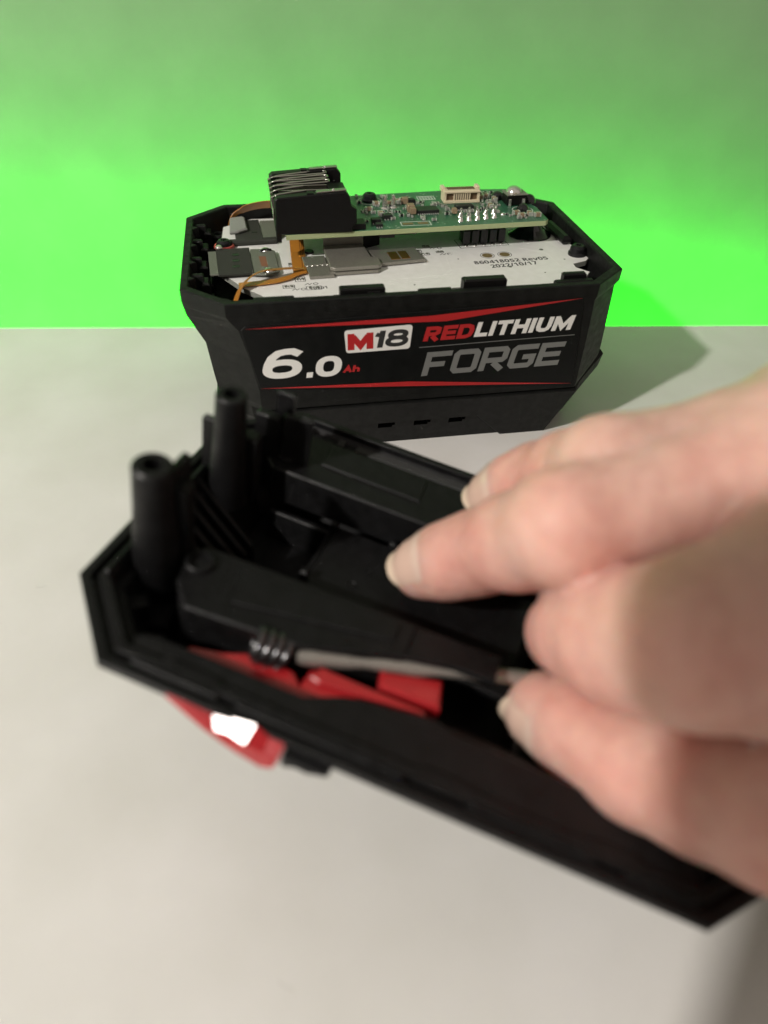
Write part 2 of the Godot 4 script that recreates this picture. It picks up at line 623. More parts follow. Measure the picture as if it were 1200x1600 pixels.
func battery() -> void:
	var t := thing("battery_pack", "opened black power tool battery pack with its circuit boards exposed", "battery")
	t.position = Vector3(-0.000237, 0.0, -0.236361)
	t.rotation.y = 0.18638
	# --- housing: an open tub, walls 2.4 thick
	var h := MB.new()
	var H: Material = M["black_plastic"]
	h.loft([
		raise_right(oct8(20.0, -58.8, 66.0, 41.0, -41.0, 12.7, 12.0, 11.5, 11.0), 4.2, 0.0),
		raise_right(oct8(22.0, -59.2, 66.3, 41.2, -41.2, 12.8, 12.0, 11.5, 11.0), 4.2, 0.0),
		raise_right(oct8(27.0, -59.8, 66.3, 41.3, -41.3, 13.4, 12.0, 11.5, 11.0), 2.0, 0.0),
		oct8(38.0, -60.9, 66.0, 41.3, -41.3, 12.6, 12.0, 11.0, 10.5),
		oct8(46.9, -65.2, 65.6, 41.3, -41.3, 14.8, 12.0, 10.6, 10.0),
		oct8(49.8, -65.8, 65.5, 41.3, -41.3, 13.2, 12.0, 10.6, 10.0),
		oct8(51.2, -66.0, 67.0, 41.4, -41.4, 12.5, 12.0, 11.6, 10.5),
		oct8(54.7, -66.0, 67.2, 41.4, -41.4, 12.5, 12.0, 11.6, 10.5),
		oct8(55.0, -65.7, 66.9, 41.1, -41.1, 12.4, 11.9, 11.5, 10.4),
		oct8(55.0, -63.9, 64.7, 39.1, -39.1, 11.6, 11.2, 10.6, 9.6),
		oct8(54.6, -63.6, 64.4, 38.8, -38.8, 11.5, 11.1, 10.5, 9.5),
		oct8(36.0, -60.0, 63.2, 38.4, -38.4, 11.5, 11.1, 10.5, 9.5),
		oct8(36.0, -40.0, 40.0, 20.0, -20.0, 11.5, 11.1, 10.5, 9.5)], true, true)
	part("housing", h, H, t)
	# ribs and snap hooks moulded inside the left end
	for q in [[-61.5, -26.0, 54.2], [-62.3, -12.0, 53.6], [-62.3, 3.0, 53.6], [-61.5, 16.0, 54.2]]:
		var r := MB.new()
		r.box(Vector3(q[0], 46, q[1]), Vector3(3.6, 15, 2.2), 0.4)
		r.box(Vector3(q[0] + 2.2, 47.5, q[1]), Vector3(2.4, 8, 5.6), 0.5)
		r.box(Vector3(q[0] + 2.6, 43.0, q[1]), Vector3(4.2, 6, 7.0), 0.6)
		part("inner_rib", r, H, t)
	for q in [[-54.5, 27.5], [-50.5, 31.5], [-56.0, -28.0]]:
		var b := MB.new()
		b.lathe(P2([3.1, 36, 2.9, 49.0, 2.4, 49.5, 1.3, 49.5, 1.2, 44, 0, 44]), 20, Transform3D(Basis.IDENTITY, Vector3(q[0], 0, q[1])))
		part("screw_boss", b, H, t)
	for z in [-19.5, -4.0, 10.0, 22.0]:
		var nub := MB.new()
		nub.prism(P2([-63.9, z - 1.6, -61.7, z, -63.9, z + 1.6]), 51.5, 54.9, 0.2)
		part("alignment_tooth", nub, H, t)
	# clip tabs standing inside the front wall, and along the back wall
	for q in [[-47.0, 5.8, 53.6, 36.6, 2.2], [-39.8, 11.4, 54.8, 37.8, 2.0], [-27.6, 2.8, 53.4, 37.0, 1.8], [-14.7, 13.0, 56.3, 36.9, 3.0], [6.6, 10.0, 54.7, 37.6, 2.0], [21.4, 13.0, 56.8, 36.4, 3.2], [50.0, 7.2, 56.0, 34.4, 2.2], [49.2, 12.0, 54.9, 37.2, 2.4]]:
		var c := MB.new()
		c.box(Vector3(q[0], (q[2] + 46.0) / 2.0, q[3]), Vector3(q[1], q[2] - 46.0, q[4]), 0.45)
		part("clip_tab", c, M["smooth_black"], t)
	var latch_eye := MB.new()
	latch_eye.box(Vector3(-11.5, 54.2, 38.6), Vector3(3.6, 2.2, 0.5), 0.2)
	part("clip_eye", latch_eye, M["smooth_black"], t)
	for q in [[-2.0, 14.0], [30.0, 16.0], [-30.0, 12.0]]:
		var c := MB.new()
		c.box(Vector3(q[0], 51.2, -37.6), Vector3(q[1], 9.4, 2.4), 0.45)
		part("clip_tab", c, M["smooth_black"], t)

	# --- bottom tray
	var tr := MB.new()
	tr.loft([
		oct8(0.0, -50.0, 59.0, 30.5, -34.4, 6.0, 6.0, 6.0, 6.0),
		oct8(0.8, -51.0, 60.2, 31.0, -34.9, 6.5, 6.5, 6.5, 6.5),
		raise_right(oct8(14.5, -59.6, 67.0, 35.7, -39.6, 10.5, 9.0, 9.0, 9.0), 4.4, 1.9),
		raise_right(oct8(19.3, -60.0, 67.6, 36.3, -40.2, 10.5, 9.0, 9.0, 9.0), 4.4, 1.9),
		raise_right(oct8(20.2, -59.4, 67.0, 35.7, -39.6, 10.3, 9.0, 9.0, 9.0), 4.4, 1.9)])
	var tray := part("bottom_tray", tr, H, t)
	# the proud skirt over the tray's front, with its stepped cut-out
	var lean := Transform3D(Basis(Vector3(1, 0, 0), Vector3(0, 1, 0.295).normalized(), Vector3(0, -0.295, 1).normalized()), Vector3(0, 0, 33.8))
	var face := Transform3D(lean.basis * Basis(Vector3(1, 0, 0), Vector3(0, 0, 1), Vector3(0, 1, 0)), lean.origin)
	var sk := MB.new()
	sk.prism(P2([-45.5, 20.4, 55.4, 20.4, 49.4, 0.3, 33.5, 0.3, 23.2, 11.6, -33.0, 11.6, -36.0, 8.0, -45.0, 8.0]), -3.1, 2.05, 0.22, face)
	part("front_skirt", sk, H, t)
	# the plate behind the skirt, laid round three open slots
	var pl := MB.new()
	for q in [[-40.0, 10.2, 24.2, 10.2, 22.9, 11.7, -40.0, 11.7], [-40.0, 0.3, 33.6, 0.3, 26.6, 7.9, -40.0, 7.9], [-40.0, 7.9, -9.5, 7.9, -9.5, 10.2, -40.0, 10.2], [-3.9, 7.9, 2.5, 7.9, 2.5, 10.2, -3.9, 10.2], [8.1, 7.9, 14.3, 7.9, 14.3, 10.2, 8.1, 10.2], [19.9, 7.9, 26.6, 7.9, 24.2, 10.2, 19.9, 10.2]]:
		pl.prism(P2(q), -3.2, 1.0, 0.0, face)
	for x in [-3.9, 8.1, 19.9]:
		pl.prism(P2([x - 0.9, 7.9, x, 7.9, x, 8.9, x - 0.9, 8.9]), -3.2, 0.99, 0.0, face)
	part("indicator_panel", pl, H, tray)
	label_panel(t)
	white_board(t)
	green_board(t)

func label_panel(t: Node3D) -> void:
	# face frame: x right, y up, raised along z
	var F := Transform3D(Basis(Vector3(1, 0, 0), Vector3(0, 0, 1), Vector3(0, 1, 0)), Vector3(0, 0, 41.3))   # prism heights become z
	var p := MB.new()
	p.prism(P2([-48.6, 48.3, -49.8, 47.2, -49.7, 46.0, -46.2, 28.2, -45.6, 27.6, 53.0, 21.2, 53.5, 21.9, 51.4, 50.3, 50.6, 51.0]), 0.0, 0.32, 0.1, F)
	var pan := part("label_panel", p, M["label_black"], t)
	var G := Transform3D(F.basis, Vector3(0, 0, 41.63))
	for q in [[[-48.6, 47.5, 4.9, 48.3, 50.9, 51.0, 9.5, 46.3], "stripe"], [[-46.0, 28.1, -0.6, 26.9, 53.0, 21.9, 0.3, 25.2], "stripe"]]:
		var s := MB.new()
		s.prism(P2(q[0]), 0.0, 0.03, 0.0, G)
		part(q[1], s, M["label_red"], pan)
	heavy(pan, "6", Vector2(-45.4, 31.0), [11.6], 9.6, 1.9, 0.14, M["label_white"], 0.4, 41.63, false, 1.5)
	heavy(pan, ".", Vector2(-32.3, 30.7), [1.9], 1.75, 1.5, 0.16, M["label_white"])
	heavy(pan, "0", Vector2(-29.8, 30.6), [7.8], 6.8, 1.6, 0.14, M["label_white"], 0.4, 41.63, false, 1.4)
	heavy(pan, "Ah", Vector2(-21.2, 31.6), [2.5, 2.2], 2.2, 0.6, 0.2, M["label_red"], 0.25)
	# badge
	var b := MB.new()
	var o := PackedVector2Array()
	for q in [[-20.6, 45.3, -1, 1], [-0.5, 45.9, 1, 1], [-1.0, 38.2, 1, -1], [-20.2, 38.0, -1, -1]]:
		for i in 4:
			var a := i * PI / 6.0
			var u := Vector2(sin(a), cos(a)) if (q[2] > 0) == (q[3] > 0) else Vector2(cos(a), sin(a))
			o.append(Vector2(q[0], q[1]) + Vector2(q[2] * (u.x - 1.0), q[3] * (u.y - 1.0)) * 0.9)
	b.prism(o, 0.0, 0.03, 0.0, G)
	part("badge", b, M["label_white"], pan)
	heavy(pan, "M", Vector2(-19.7, 38.9), [7.6], 5.2, 1.6, 0.0, M["label_red"], 0.3, 41.665)
	heavy(pan, "18", Vector2(-12.2, 39.1), [3.0, 6.9], 5.4, 1.2, 0.18, M["ink_black"], 0.35, 41.665, false, 1.4)
	heavy(pan, "RED", Vector2(2.8, 40.2), [4.9, 4.4, 4.9], 4.6, 1.15, 0.22, M["label_red"], 0.4)
	heavy(pan, "LITHIUM", Vector2(18.4, 40.6), [3.9, 1.5, 4.6, 4.9, 1.5, 4.8, 6.2], 4.7, 1.15, 0.22, M["label_white"], 0.5)
	var ln := MB.new()
	ln.prism(P2([1.8, 38.4, 50.6, 39.3, 50.6, 39.1, 1.8, 38.2]), 0.0, 0.03, 0.0, G)
	part("rule_line", ln, M["label_grey"], pan)
	heavy(pan, "FORGE", Vector2(2.9, 28.5), [8.0, 8.4, 8.4, 8.4, 7.8], 8.0, 1.7, 0.2, M["label_grey"], 0.75, 41.63, true, 1.12)

# heavy sans letters drawn as mitred strokes: one part per letter
func heavy(pan: Node3D, text: String, at: Vector2, widths: Array, h: float, s: float, slant: float, m: Material, gap := 0.4, z := 41.63, squared := false, kx := 1.25) -> void:
	var G := Transform3D(Basis(Vector3(kx, 0.014 * kx, 0), Vector3(0, 0, 1), Vector3(slant, 1, 0)), Vector3(at.x, at.y, z))
	var x := 0.0
	for k in text.length():
		var w: float = widths[k] / kx
		var b := MB.new()
		var ev := s / 2.0 / maxf(h - s, 0.01)
		var eu := s / 2.0 / maxf(w - s, 0.01)
		var lift := 0.0
		for st in glyph(text[k], eu, ev, squared):
			var q := PackedVector2Array()
			for p in st[0]:
				q.append(Vector2(x + s / 2.0 + p.x * (w - s), s / 2.0 + p.y * (h - s)))
			b.stroke(q, s, 0.03 + lift, G, st[1])
			lift += 0.008
		part("lettering", b, m, pan)
		x += w + gap / kx

func oval(cx: float, cy: float, rx: float, ry: float, power := 0.86) -> PackedVector2Array:
	var r := PackedVector2Array()
	for i in 28:
		var a := TAU * i / 28.0
		r.append(Vector2(cx + rx * signf(cos(a)) * pow(absf(cos(a)), power), cy + ry * signf(sin(a)) * pow(absf(sin(a)), power)))
	return r

func glyph(ch: String, eu: float, ev: float, sq: bool) -> Array:
	var B := -ev
	var T := 1.0 + ev
	var R := 1.0 + eu
	match ch:
		"6": return [[oval(0.5, 0.28, 0.5, 0.28), true], [P2([0.0, 0.30, 0.03, 0.52, 0.13, 0.78, 0.32, 0.95, 0.55, 1.0, 0.8, 1.0, 1.06, 0.86]), false]]
		"0": return [[oval(0.5, 0.5, 0.5, 0.5, 0.8), true]]
		".": return [[P2([0.5, B, 0.5, T]), false]]
		"A": return [[P2([-0.1, B, 0.5, 1.0, 1.1, B]), false], [P2([0.3, 0.3, 0.7, 0.3]), false]]
		"h": return [[P2([0, B, 0, T]), false], [P2([eu, 0.55, 0.7, 0.6, 1, 0.4, 1, B]), false]]
		"M": return [[P2([0, B, 0, T]), false], [P2([1, B, 1, T]), false], [P2([eu * 0.4, 1.0, 0.5, 0.12, 1.0 - eu * 0.4, 1.0]), false]]
		"1": return [[P2([0.9, B, 0.9, T]), false], [P2([-0.1, 0.70, 0.9 - eu, 0.98]), false]]
		"8": return [[oval(0.5, 0.27, 0.5, 0.27), true], [oval(0.5, 0.78, 0.42, 0.23), true]]
		"R":
			if sq:
				return [[P2([0, B, 0, 1, 0.9, 1, 1, 0.9, 1, 0.52, 0.9, 0.42, eu, 0.42]), false], [P2([0.5, 0.42 - ev, 1.0, B]), false]]
			return [[P2([0, B, 0, 1, 0.72, 1, 0.95, 0.92, 0.95, 0.58, 0.72, 0.46, eu, 0.46]), false], [P2([0.5, 0.44 - ev, 1.0, B]), false]]
		"E": return [[P2([R, 1, 0, 1, 0, 0, R, 0]), false], [P2([eu, 0.5, 0.9 + eu, 0.5]), false]]
		"D": return [[P2([0, 0, 0, 1, 0.6, 1, 0.9, 0.88, 1, 0.62, 1, 0.38, 0.9, 0.12, 0.6, 0]), true]]
		"L": return [[P2([0, T, 0, 0, R, 0]), false]]
		"I": return [[P2([0.5, B, 0.5, T]), false]]
		"T": return [[P2([-eu, 1, R, 1]), false], [P2([0.5, B, 0.5, 1.0 - ev]), false]]
		"H": return [[P2([0, B, 0, T]), false], [P2([1, B, 1, T]), false], [P2([eu, 0.5, 1.0 - eu, 0.5]), false]]
		"U": return [[P2([0, T, 0, 0.32, 0.1, 0.1, 0.32, 0, 0.68, 0, 0.9, 0.1, 1, 0.32, 1, T]), false]]
		"F": return [[P2([0, B, 0, 1, R, 1]), false], [P2([eu, 0.46, 0.9, 0.46]), false]]
		"O": return [[P2([0.12, 0, 0, 0.12, 0, 0.88, 0.12, 1, 0.88, 1, 1, 0.88, 1, 0.12, 0.88, 0]), true]]
		"G": return [[P2([R, 1, 0.12, 1, 0, 0.88, 0, 0.12, 0.12, 0, 0.88, 0, 1, 0.12, 1, 0.47, 0.5, 0.47]), false]]
	return []

func font(bold: bool, swell := 0.0) -> Font:
	var f := SystemFont.new()
	f.font_names = PackedStringArray(["Droid Sans"])
	f.font_weight = 700 if bold else 400
	if swell <= 0.0:
		return f
	var v := FontVariation.new()
	v.base_font = f
	v.variation_embolden = swell
	return v

func flat_text(parent: Node3D, text: String, at: Vector3, w: float, h: float, turn: float, m: Material) -> void:
	var b := MB.new()
	var s := sin(turn)
	var c := cos(turn)
	b.letters(text, font(true), w, h, 0.0, 0.02, Transform3D(Basis(Vector3(c, 0, -s), Vector3(-s, 0, -c), Vector3(0, 1, 0)), at))
	part("lettering", b, m, parent)

func screw(parent: Node3D, at: Vector3, r: float, hgt: float, m: Material, called := "screw") -> void:
	var b := MB.new()
	b.lathe(P2([r * 1.12, 0, r * 1.12, hgt * 0.25, r, hgt * 0.35, r * 0.92, hgt * 0.75, r * 0.7, hgt * 0.96, r * 0.45, hgt, r * 0.40, hgt, r * 0.34, hgt * 0.5, 0, hgt * 0.5]), 28, Transform3D(Basis.IDENTITY, at))
	for k in 6:
		var a := k * PI / 3.0
		b.box(at + Vector3(cos(a) * r * 0.36, hgt * 0.78, sin(a) * r * 0.36), Vector3(r * 0.16, hgt * 0.42, r * 0.16), 0.02, Basis(Vector3.UP, -a))
	part(called, b, m, parent)

func blob(parent: Node3D, called: String, at: Vector3, r: float, hgt: float, m: Material) -> void:
	var b := MB.new()
	var p := PackedVector2Array()
	for i in 8:
		var a := i / 7.0 * PI / 2.0
		p.append(Vector2(r * cos(a), hgt * sin(a)))
	b.lathe(p, 20, Transform3D(Basis.IDENTITY, at))
	part(called, b, m, parent)

func white_board(t: Node3D) -> void:
	var Y := 51.0
	var b := MB.new()
	b.prism(P2([-56, 8, -52, 15, -48.5, 21.6, -43.5, 27.5, -40.5, 32.6, -22.8, 32.6, -22.0, 30.0, -6.5, 30.0, -5.6, 32.8, 13.0, 32.8, 14.0, 29.6, 28.6, 29.6, 29.6, 32.6, 41.0, 32.6, 42.2, 30.2, 56.5, 30.2, 57.6, 27.2, 60.4, 23.2, 57.4, 19.2, 57.6, 16.4, 62.6, 14.6, 65.0, 11.6, 65.4, 7.0, 63.0, 3.6, 62.4, -14.0, 57.0, -34, 48, -37, -44, -37, -54, -30]), Y - 1.6, Y - 0.03, 0.0)
	var wb := part("white_circuit_board", b, M["white_board_edge"], t)
	var top := MB.new()
	top.prism(MB.inset(P2([-56, 8, -52, 15, -48.5, 21.6, -43.5, 27.5, -40.5, 32.6, -22.8, 32.6, -22.0, 30.0, -6.5, 30.0, -5.6, 32.8, 13.0, 32.8, 14.0, 29.6, 28.6, 29.6, 29.6, 32.6, 41.0, 32.6, 42.2, 30.2, 56.5, 30.2, 57.6, 27.2, 60.4, 23.2, 57.4, 19.2, 57.6, 16.4, 62.6, 14.6, 65.0, 11.6, 65.4, 7.0, 63.0, 3.6, 62.4, -14.0, 57.0, -34, 48, -37, -44, -37, -54, -30]), 0.15), Y - 0.03, Y, 0.0)
	part("white_coating", top, M["white_mask"], wb)
	var q: Transform3D = Transform3D(Basis.IDENTITY, Vector3(0, Y, 0))
	flat_text(wb, "860418052 Rev05", Vector3(25.6, Y, 13.0), 25.2, 2.5, 0.045, M["ink_black"])
	flat_text(wb, "2022/10/17", Vector3(30.3, Y, 16.4), 15.8, 2.5, 0.075, M["ink_black"])
	flat_text(wb, "10201", Vector3(-28.6, Y, 25.6), 5.2, 1.7, 0.09, M["ink_black"])
	# printed outlines of small unfilled places
	for k in [[-34.8, 22.6, 3.4, 2.2], [-31.0, 17.6, 3.0, 3.4], [8.6, -0.2, 4.0, 2.2], [13.0, -4.0, 2.2, 1.6], [-27.4, 24.4, 4.4, 2.4], [11.0, 2.6, 3.6, 1.8], [-25.0, 15.0, 2.4, 1.6], [16.6, 1.4, 2.4, 1.2], [-32.6, 6.0, 2.0, 2.6]]:
		var s := MB.new()
		s.stroke(P2([k[0] - k[2] / 2, k[1] - k[3] / 2, k[0] + k[2] / 2, k[1] - k[3] / 2, k[0] + k[2] / 2, k[1] + k[3] / 2, k[0] - k[2] / 2, k[1] + k[3] / 2]), 0.22, 0.02, q, true)
		for i in 3:
			s.stroke(P2([k[0] - k[2] / 3 + i * k[2] / 3.4, k[1] - k[3] / 4, k[0] - k[2] / 3 + i * k[2] / 3.4 + 0.3, k[1] + k[3] / 4]), 0.28, 0.025, q)
		part("printed_outline", s, M["ink_black"], wb)
		for i in 2:
			var sm := MB.new()
			sm.box(Vector3(k[0] + (i - 0.5) * k[2] * 0.5, Y + 0.2, k[1]), Vector3(0.8, 0.35, 0.6), 0.05)
			part("solder_pad", sm, M["weld_plate"], wb)
	for k in [[-33.0, 24.8], [14.8, -2.2], [17.0, 3.4], [-29.0, 21.4]]:
		var s := MB.new()
		s.stroke(P2([k[0] - 0.9, k[1] + 0.6, k[0], k[1] - 0.5, k[0] + 0.5, k[1] + 0.5, k[0] + 1.3, k[1] - 0.5]), 0.24, 0.02, q)
		part("printed_mark", s, M["ink_black"], wb)
		var rg := MB.new()
		rg.lathe(P2([0.55, Y, 0.55, Y + 0.02, 0.8, Y + 0.02, 0.8, Y]), 16, Transform3D(Basis.IDENTITY, Vector3(k[0] + 2.4, 0, k[1])))
		part("printed_ring", rg, M["ink_black"], wb)
	# faint trace lines under the white mask
	for k in [[[-6, 21, 12, 20, 15, 17, 15, 8]], [[-8, 24, 10, 23, 17, 17, 18, 6, 21, 2]], [[18, 24, 33, 22]], [[44, 1, 52, 6, 53, 18]]]:
		var s := MB.new()
		s.stroke(P2(k[0]), 0.5, 0.035, q)
		part("trace", s, M["white_mask"], wb)
	# test pads, holes
	for k in [[31.5, 6.3], [37.5, 6.1]]:
		var pd := MB.new()
		pd.lathe(P2([0, Y + 0.05, 1.75, Y + 0.05, 1.75, Y]), 24, Transform3D(Basis.IDENTITY, Vector3(k[0], 0, k[1])))
		part("test_pad", pd, M["gold_pad"], wb)
		var rg := MB.new()
		rg.lathe(P2([2.2, Y, 2.2, Y + 0.02, 2.4, Y + 0.02, 2.4, Y]), 24, Transform3D(Basis.IDENTITY, Vector3(k[0], 0, k[1])))
		part("printed_ring", rg, M["ink_black"], wb)
	for k in [[51.1, 3.4, 0.7], [36.3, 16.2, 0.6], [21.2, 8.0, 0.3], [56.0, 12.4, 0.35], [46.0, 22.0, 0.3], [3.0, 26.0, 0.3]]:
		var pd := MB.new()
		pd.lathe(P2([0, Y + 0.04, k[2], Y + 0.04, k[2], Y]), 16, Transform3D(Basis.IDENTITY, Vector3(k[0], 0, k[1])))
		part("plated_hole", pd, M["weld_plate"], wb)
	# pin header between the boards
	var hd := MB.new()
	hd.stroke(P2([23.9, -8.4, 40.8, -9.4, 41.4, -2.0, 24.4, -0.9]), 0.22, 0.02, q, true)
	part("printed_outline", hd, M["ink_black"], wb)
	for i in 5:
		for j in 2:
			var x := 26.6 + i * 3.15
			var z := -3.9 - i * 0.2 - j * 2.6
			var pb := MB.new()
			pb.box(Vector3(x, Y + 2.7, z), Vector3(2.3, 5.0, 2.3), 0.45)
			part("pin_body", pb, M["chip_black"], wb)
			var pn := MB.new()
			pn.box(Vector3(x, Y + 4.2, z), Vector3(0.75, 8.0, 0.75), 0.1)
			part("header_pin", pn, M["blade_steel"], wb)
			if j == 0:
				blob(wb, "solder_joint", Vector3(x, Y, z + 1.4), 0.75, 0.4, M["solder"])
	# glossy black potting cone with a wire end above it
	var pc := MB.new()
	pc.lathe(P2([7.6, Y, 7.5, Y + 0.35, 6.4, Y + 1.0, 4.6, Y + 2.4, 3.2, Y + 4.4, 2.6, Y + 6.2, 0, Y + 6.4]), 36, Transform3D(Basis(Vector3(1, 0, 0), Vector3(0, 1, 0), Vector3(0, 0, 0.9)), Vector3(51.6, 0, -10.5)))
	part("potting_cone", pc, M["potting"], wb)
	var wr := MB.new()
	wr.lathe(P2([0, Y + 6.3, 1.7, Y + 6.3, 1.8, Y + 7.3, 0, Y + 7.3]), 20, Transform3D(Basis.IDENTITY, Vector3(51.4, 0, -10.4)))
	part("wire_end", wr, M["pad_grey"], wb)
	# black rubber bar by the right end
	var rb := MB.new()
	rb.box(Vector3(60.4, Y + 1.5, -7.5), Vector3(3.4, 3.0, 17.0), 1.0, Basis(Vector3.UP, 0.05))
	part("rubber_bar", rb, M["smooth_black"], wb)
	screw(wb, Vector3(61.6, Y, 9.0), 2.7, 3.2, M["screw_black"])
	screw(wb, Vector3(-53.6, Y, -10.4), 2.5, 2.8, M["screw_black"])
	var sl := MB.new()
	sl.lathe(P2([2.9, Y + 0.1, 3.4, Y + 0.5, 3.2, Y + 1.1, 2.7, Y + 1.2]), 24, Transform3D(Basis.IDENTITY, Vector3(-53.6, 0, -10.4)))
	part("red_seal", sl, M["red_seal"], wb)
	# nickel current plates in the middle
	var pl := MB.new()
	pl.box(Vector3(-25.4, Y + 0.5, 5.8), Vector3(7.2, 0.9, 7.2), 0.15, Basis(Vector3.UP, 0.05))
	part("nickel_plate", pl, M["nickel"], wb)
	pl = MB.new()
	pl.box(Vector3(-24.4, Y + 0.5, 14.2), Vector3(7.6, 0.9, 8.2), 0.15, Basis(Vector3.UP, 0.05))
	part("nickel_plate", pl, M["nickel"], wb)
	for i in 5:
		blob(wb, "solder_joint", Vector3(-28.0 + i * 1.6, Y + 0.7, 10.0 - i * 0.1), 0.55, 0.5, M["solder"])
	pl = MB.new()
	pl.prism(P2([-21.9, -2.2, -8.6, -2.6, -7.6, 8.4, -5.4, 9.2, -5.2, 14.6, -6.4, 15.8, -20.0, 16.4, -21.4, 15.2]), Y + 1.2, Y + 2.4, 0.25)
	part("nickel_plate", pl, M["nickel"], wb)
	pl = MB.new()
	pl.prism(P2([-21.0, 12.8, -5.4, 12.2, -5.4, 15.0, -6.6, 16.4, -20.0, 17.0, -21.0, 15.8]), Y + 0.2, Y + 1.1, 0.2)
	part("nickel_plate", pl, M["nickel"], wb)
	pl = MB.new()
	pl.prism(P2([-7.6, 0.4, 8.2, -0.4, 9.9, 9.9, -5.0, 11.8]), Y + 0.3, Y + 1.3, 0.2)
	part("nickel_plate", pl, M["nickel"], wb)
	pl = MB.new()
	pl.box(Vector3(0.2, Y + 1.32, 5.9), Vector3(3.0, 0.12, 6.4), 0.04, Basis(Vector3.UP, 0.08))
	part("copper_patch", pl, M["copper"], wb)
	pl = MB.new()
	pl.box(Vector3(3.6, Y + 1.32, 5.6), Vector3(2.8, 0.12, 6.2), 0.04, Basis(Vector3.UP, 0.08))
	part("copper_patch", pl, M["copper"], wb)
	# the upright foot that carries the green board, with its screw
	pl = MB.new()
	pl.prism(P2([-21.6, -2.9, -8.4, -3.3, -8.4, -4.3, -21.6, -3.9]), Y + 0.2, Y + 7.4, 0.2)
	pl.prism(P2([-21.6, -4.0, -8.4, -4.4, -8.4, -13.0, -21.6, -12.6]), Y + 6.4, Y + 7.4, 0.2)
	part("mounting_foot", pl, M["nickel"], wb)
	screw(wb, Vector3(-14.6, Y + 7.4, -7.6), 3.4, 2.3, M["solder"])
	pl = MB.new()
	pl.prism(P2([-8.2, -4, -2.4, -6.5, -8.2, -9]), Y + 0.1, Y + 6.6, 0.3)
	part("rubber_block", pl, M["smooth_black"], wb)
	var hl := MB.new()
	hl.lathe(P2([0, Y + 0.6, 1.4, Y + 0.6, 1.6, Y]), 18, Transform3D(Basis.IDENTITY, Vector3(-26.3, 0, -3.4)))
	part("plated_hole", hl, M["screw_black"], wb)
	# cell tabs at the left: near and far
	cell_tab(wb, Y, 0.0, true)
	cell_tab(wb, Y, -27.0, false)
	flex(wb, Y)

func smooth(p: PackedVector3Array) -> PackedVector3Array:
	var r := PackedVector3Array()
	for i in p.size() - 1:
		for k in 4:
			r.append(p[i].cubic_interpolate(p[i + 1], p[maxi(i - 1, 0)], p[mini(i + 2, p.size() - 1)], k / 4.0))
	r.append(p[-1])
	return r

func cell_tab(wb: Node3D, Y: float, dz: float, near: bool) -> void:
	var lift := 0.9 if near else 0.9
	var fp := MB.new()
	fp.box(Vector3(-50.4 if near else -45.6, Y + lift + 0.3, 4.6 + dz), Vector3(10.6 if near else 9.0, 0.8, 20.6 if near else 18.0), 0.15, Basis(Vector3.UP, 0.05))
	part("fibre_strip", fp, M["fibre_paper"], wb)
	var wp := MB.new()
	wp.prism(P2([-45.3, -5.0, -39.4, -4.6, -37.4, -2.8, -36.9, 13.6, -39.2, 16.4, -45.3, 15.0]) if near else P2([-41.2, -31.0, -34.6, -31.0, -33.4, -19.0, -35.6, -15.0, -41.2, -14.2]), Y + lift - 0.2, Y + lift + 0.5, 0.2)
	part("cell_tab", wp, M["weld_plate"], wb)
	if near:
		var lp := MB.new()
		lp.box(Vector3(-57.0, Y + lift, 4.4), Vector3(2.6, 0.6, 18.6), 0.15, Basis(Vector3.UP, 0.05))
		part("cell_tab", lp, M["weld_plate"], wb)
		for z in [-0.2, 4.6, 9.4]:
			var hp := MB.new()
			hp.lathe(P2([0, 0.05, 0.7, 0.05, 1.0, 0.12, 1.25, 0.02, 1.3, 0]), 14, Transform3D(Basis.IDENTITY, Vector3(-50.0, Y + lift + 0.7, z)))
			part("weld_mark", hp, M["screw_black"], wb)
		var cs := MB.new()
		cs.prism(P2([-42.8, 1.6, -40.6, 1.8, -40.2, 10.0, -42.2, 9.8]), 0.0, 0.03, 0.0, Transform3D(Basis.IDENTITY, Vector3(0, Y + lift + 0.5, 0)))
		part("copper_stain", cs, M["copper_stain"], wb)
		for q in [[-40.4, -3.4, 1.5], [-40.0, 13.2, 1.6]]:
			blob(wb, "solder_joint", Vector3(q[0], Y + lift + 0.4, q[1]), q[2], 0.9, M["solder"])
			var fl := MB.new()
			fl.tube(PackedVector3Array([Vector3(q[0] - 1.8, Y + lift + 0.5, q[1] + 0.9), Vector3(q[0] - 0.4, Y + lift + 1.2, q[1] + 1.1), Vector3(q[0] + 1.8, Y + lift + 0.7, q[1] + 0.4)]), 0.4, 6)
			part("solder_bridge", fl, M["screw_black"], wb)
		blob(wb, "solder_joint", Vector3(-55.2, Y + 1.9, -5.6), 1.2, 1.0, M["solder"])
	else:
		var lp := MB.new()
		lp.prism(P2([-51.4, -31.0, -47.2, -32.0, -46.2, -31.0, -45.6, -20.0, -48.6, -17.8, -51.6, -16.8]), Y + lift + 0.8, Y + lift + 2.0, 0.4)
		part("grey_pad", lp, M["pad_grey"], wb)
		for z in [-30.6, -19.2]:
			var hp := MB.new()
			hp.box(Vector3(-43.4, Y + lift + 0.75, z), Vector3(1.8, 0.14, 0.7), 0.05)
			part("weld_mark", hp, M["smooth_black"], wb)
		var sd := MB.new()
		sd.box(Vector3(-45.0, Y + 0.9, -12.6), Vector3(18.0, 1.8, 2.6), 0.5, Basis(Vector3.UP, 0.05))
		part("tab_holder", sd, M["fibre_paper"], wb)

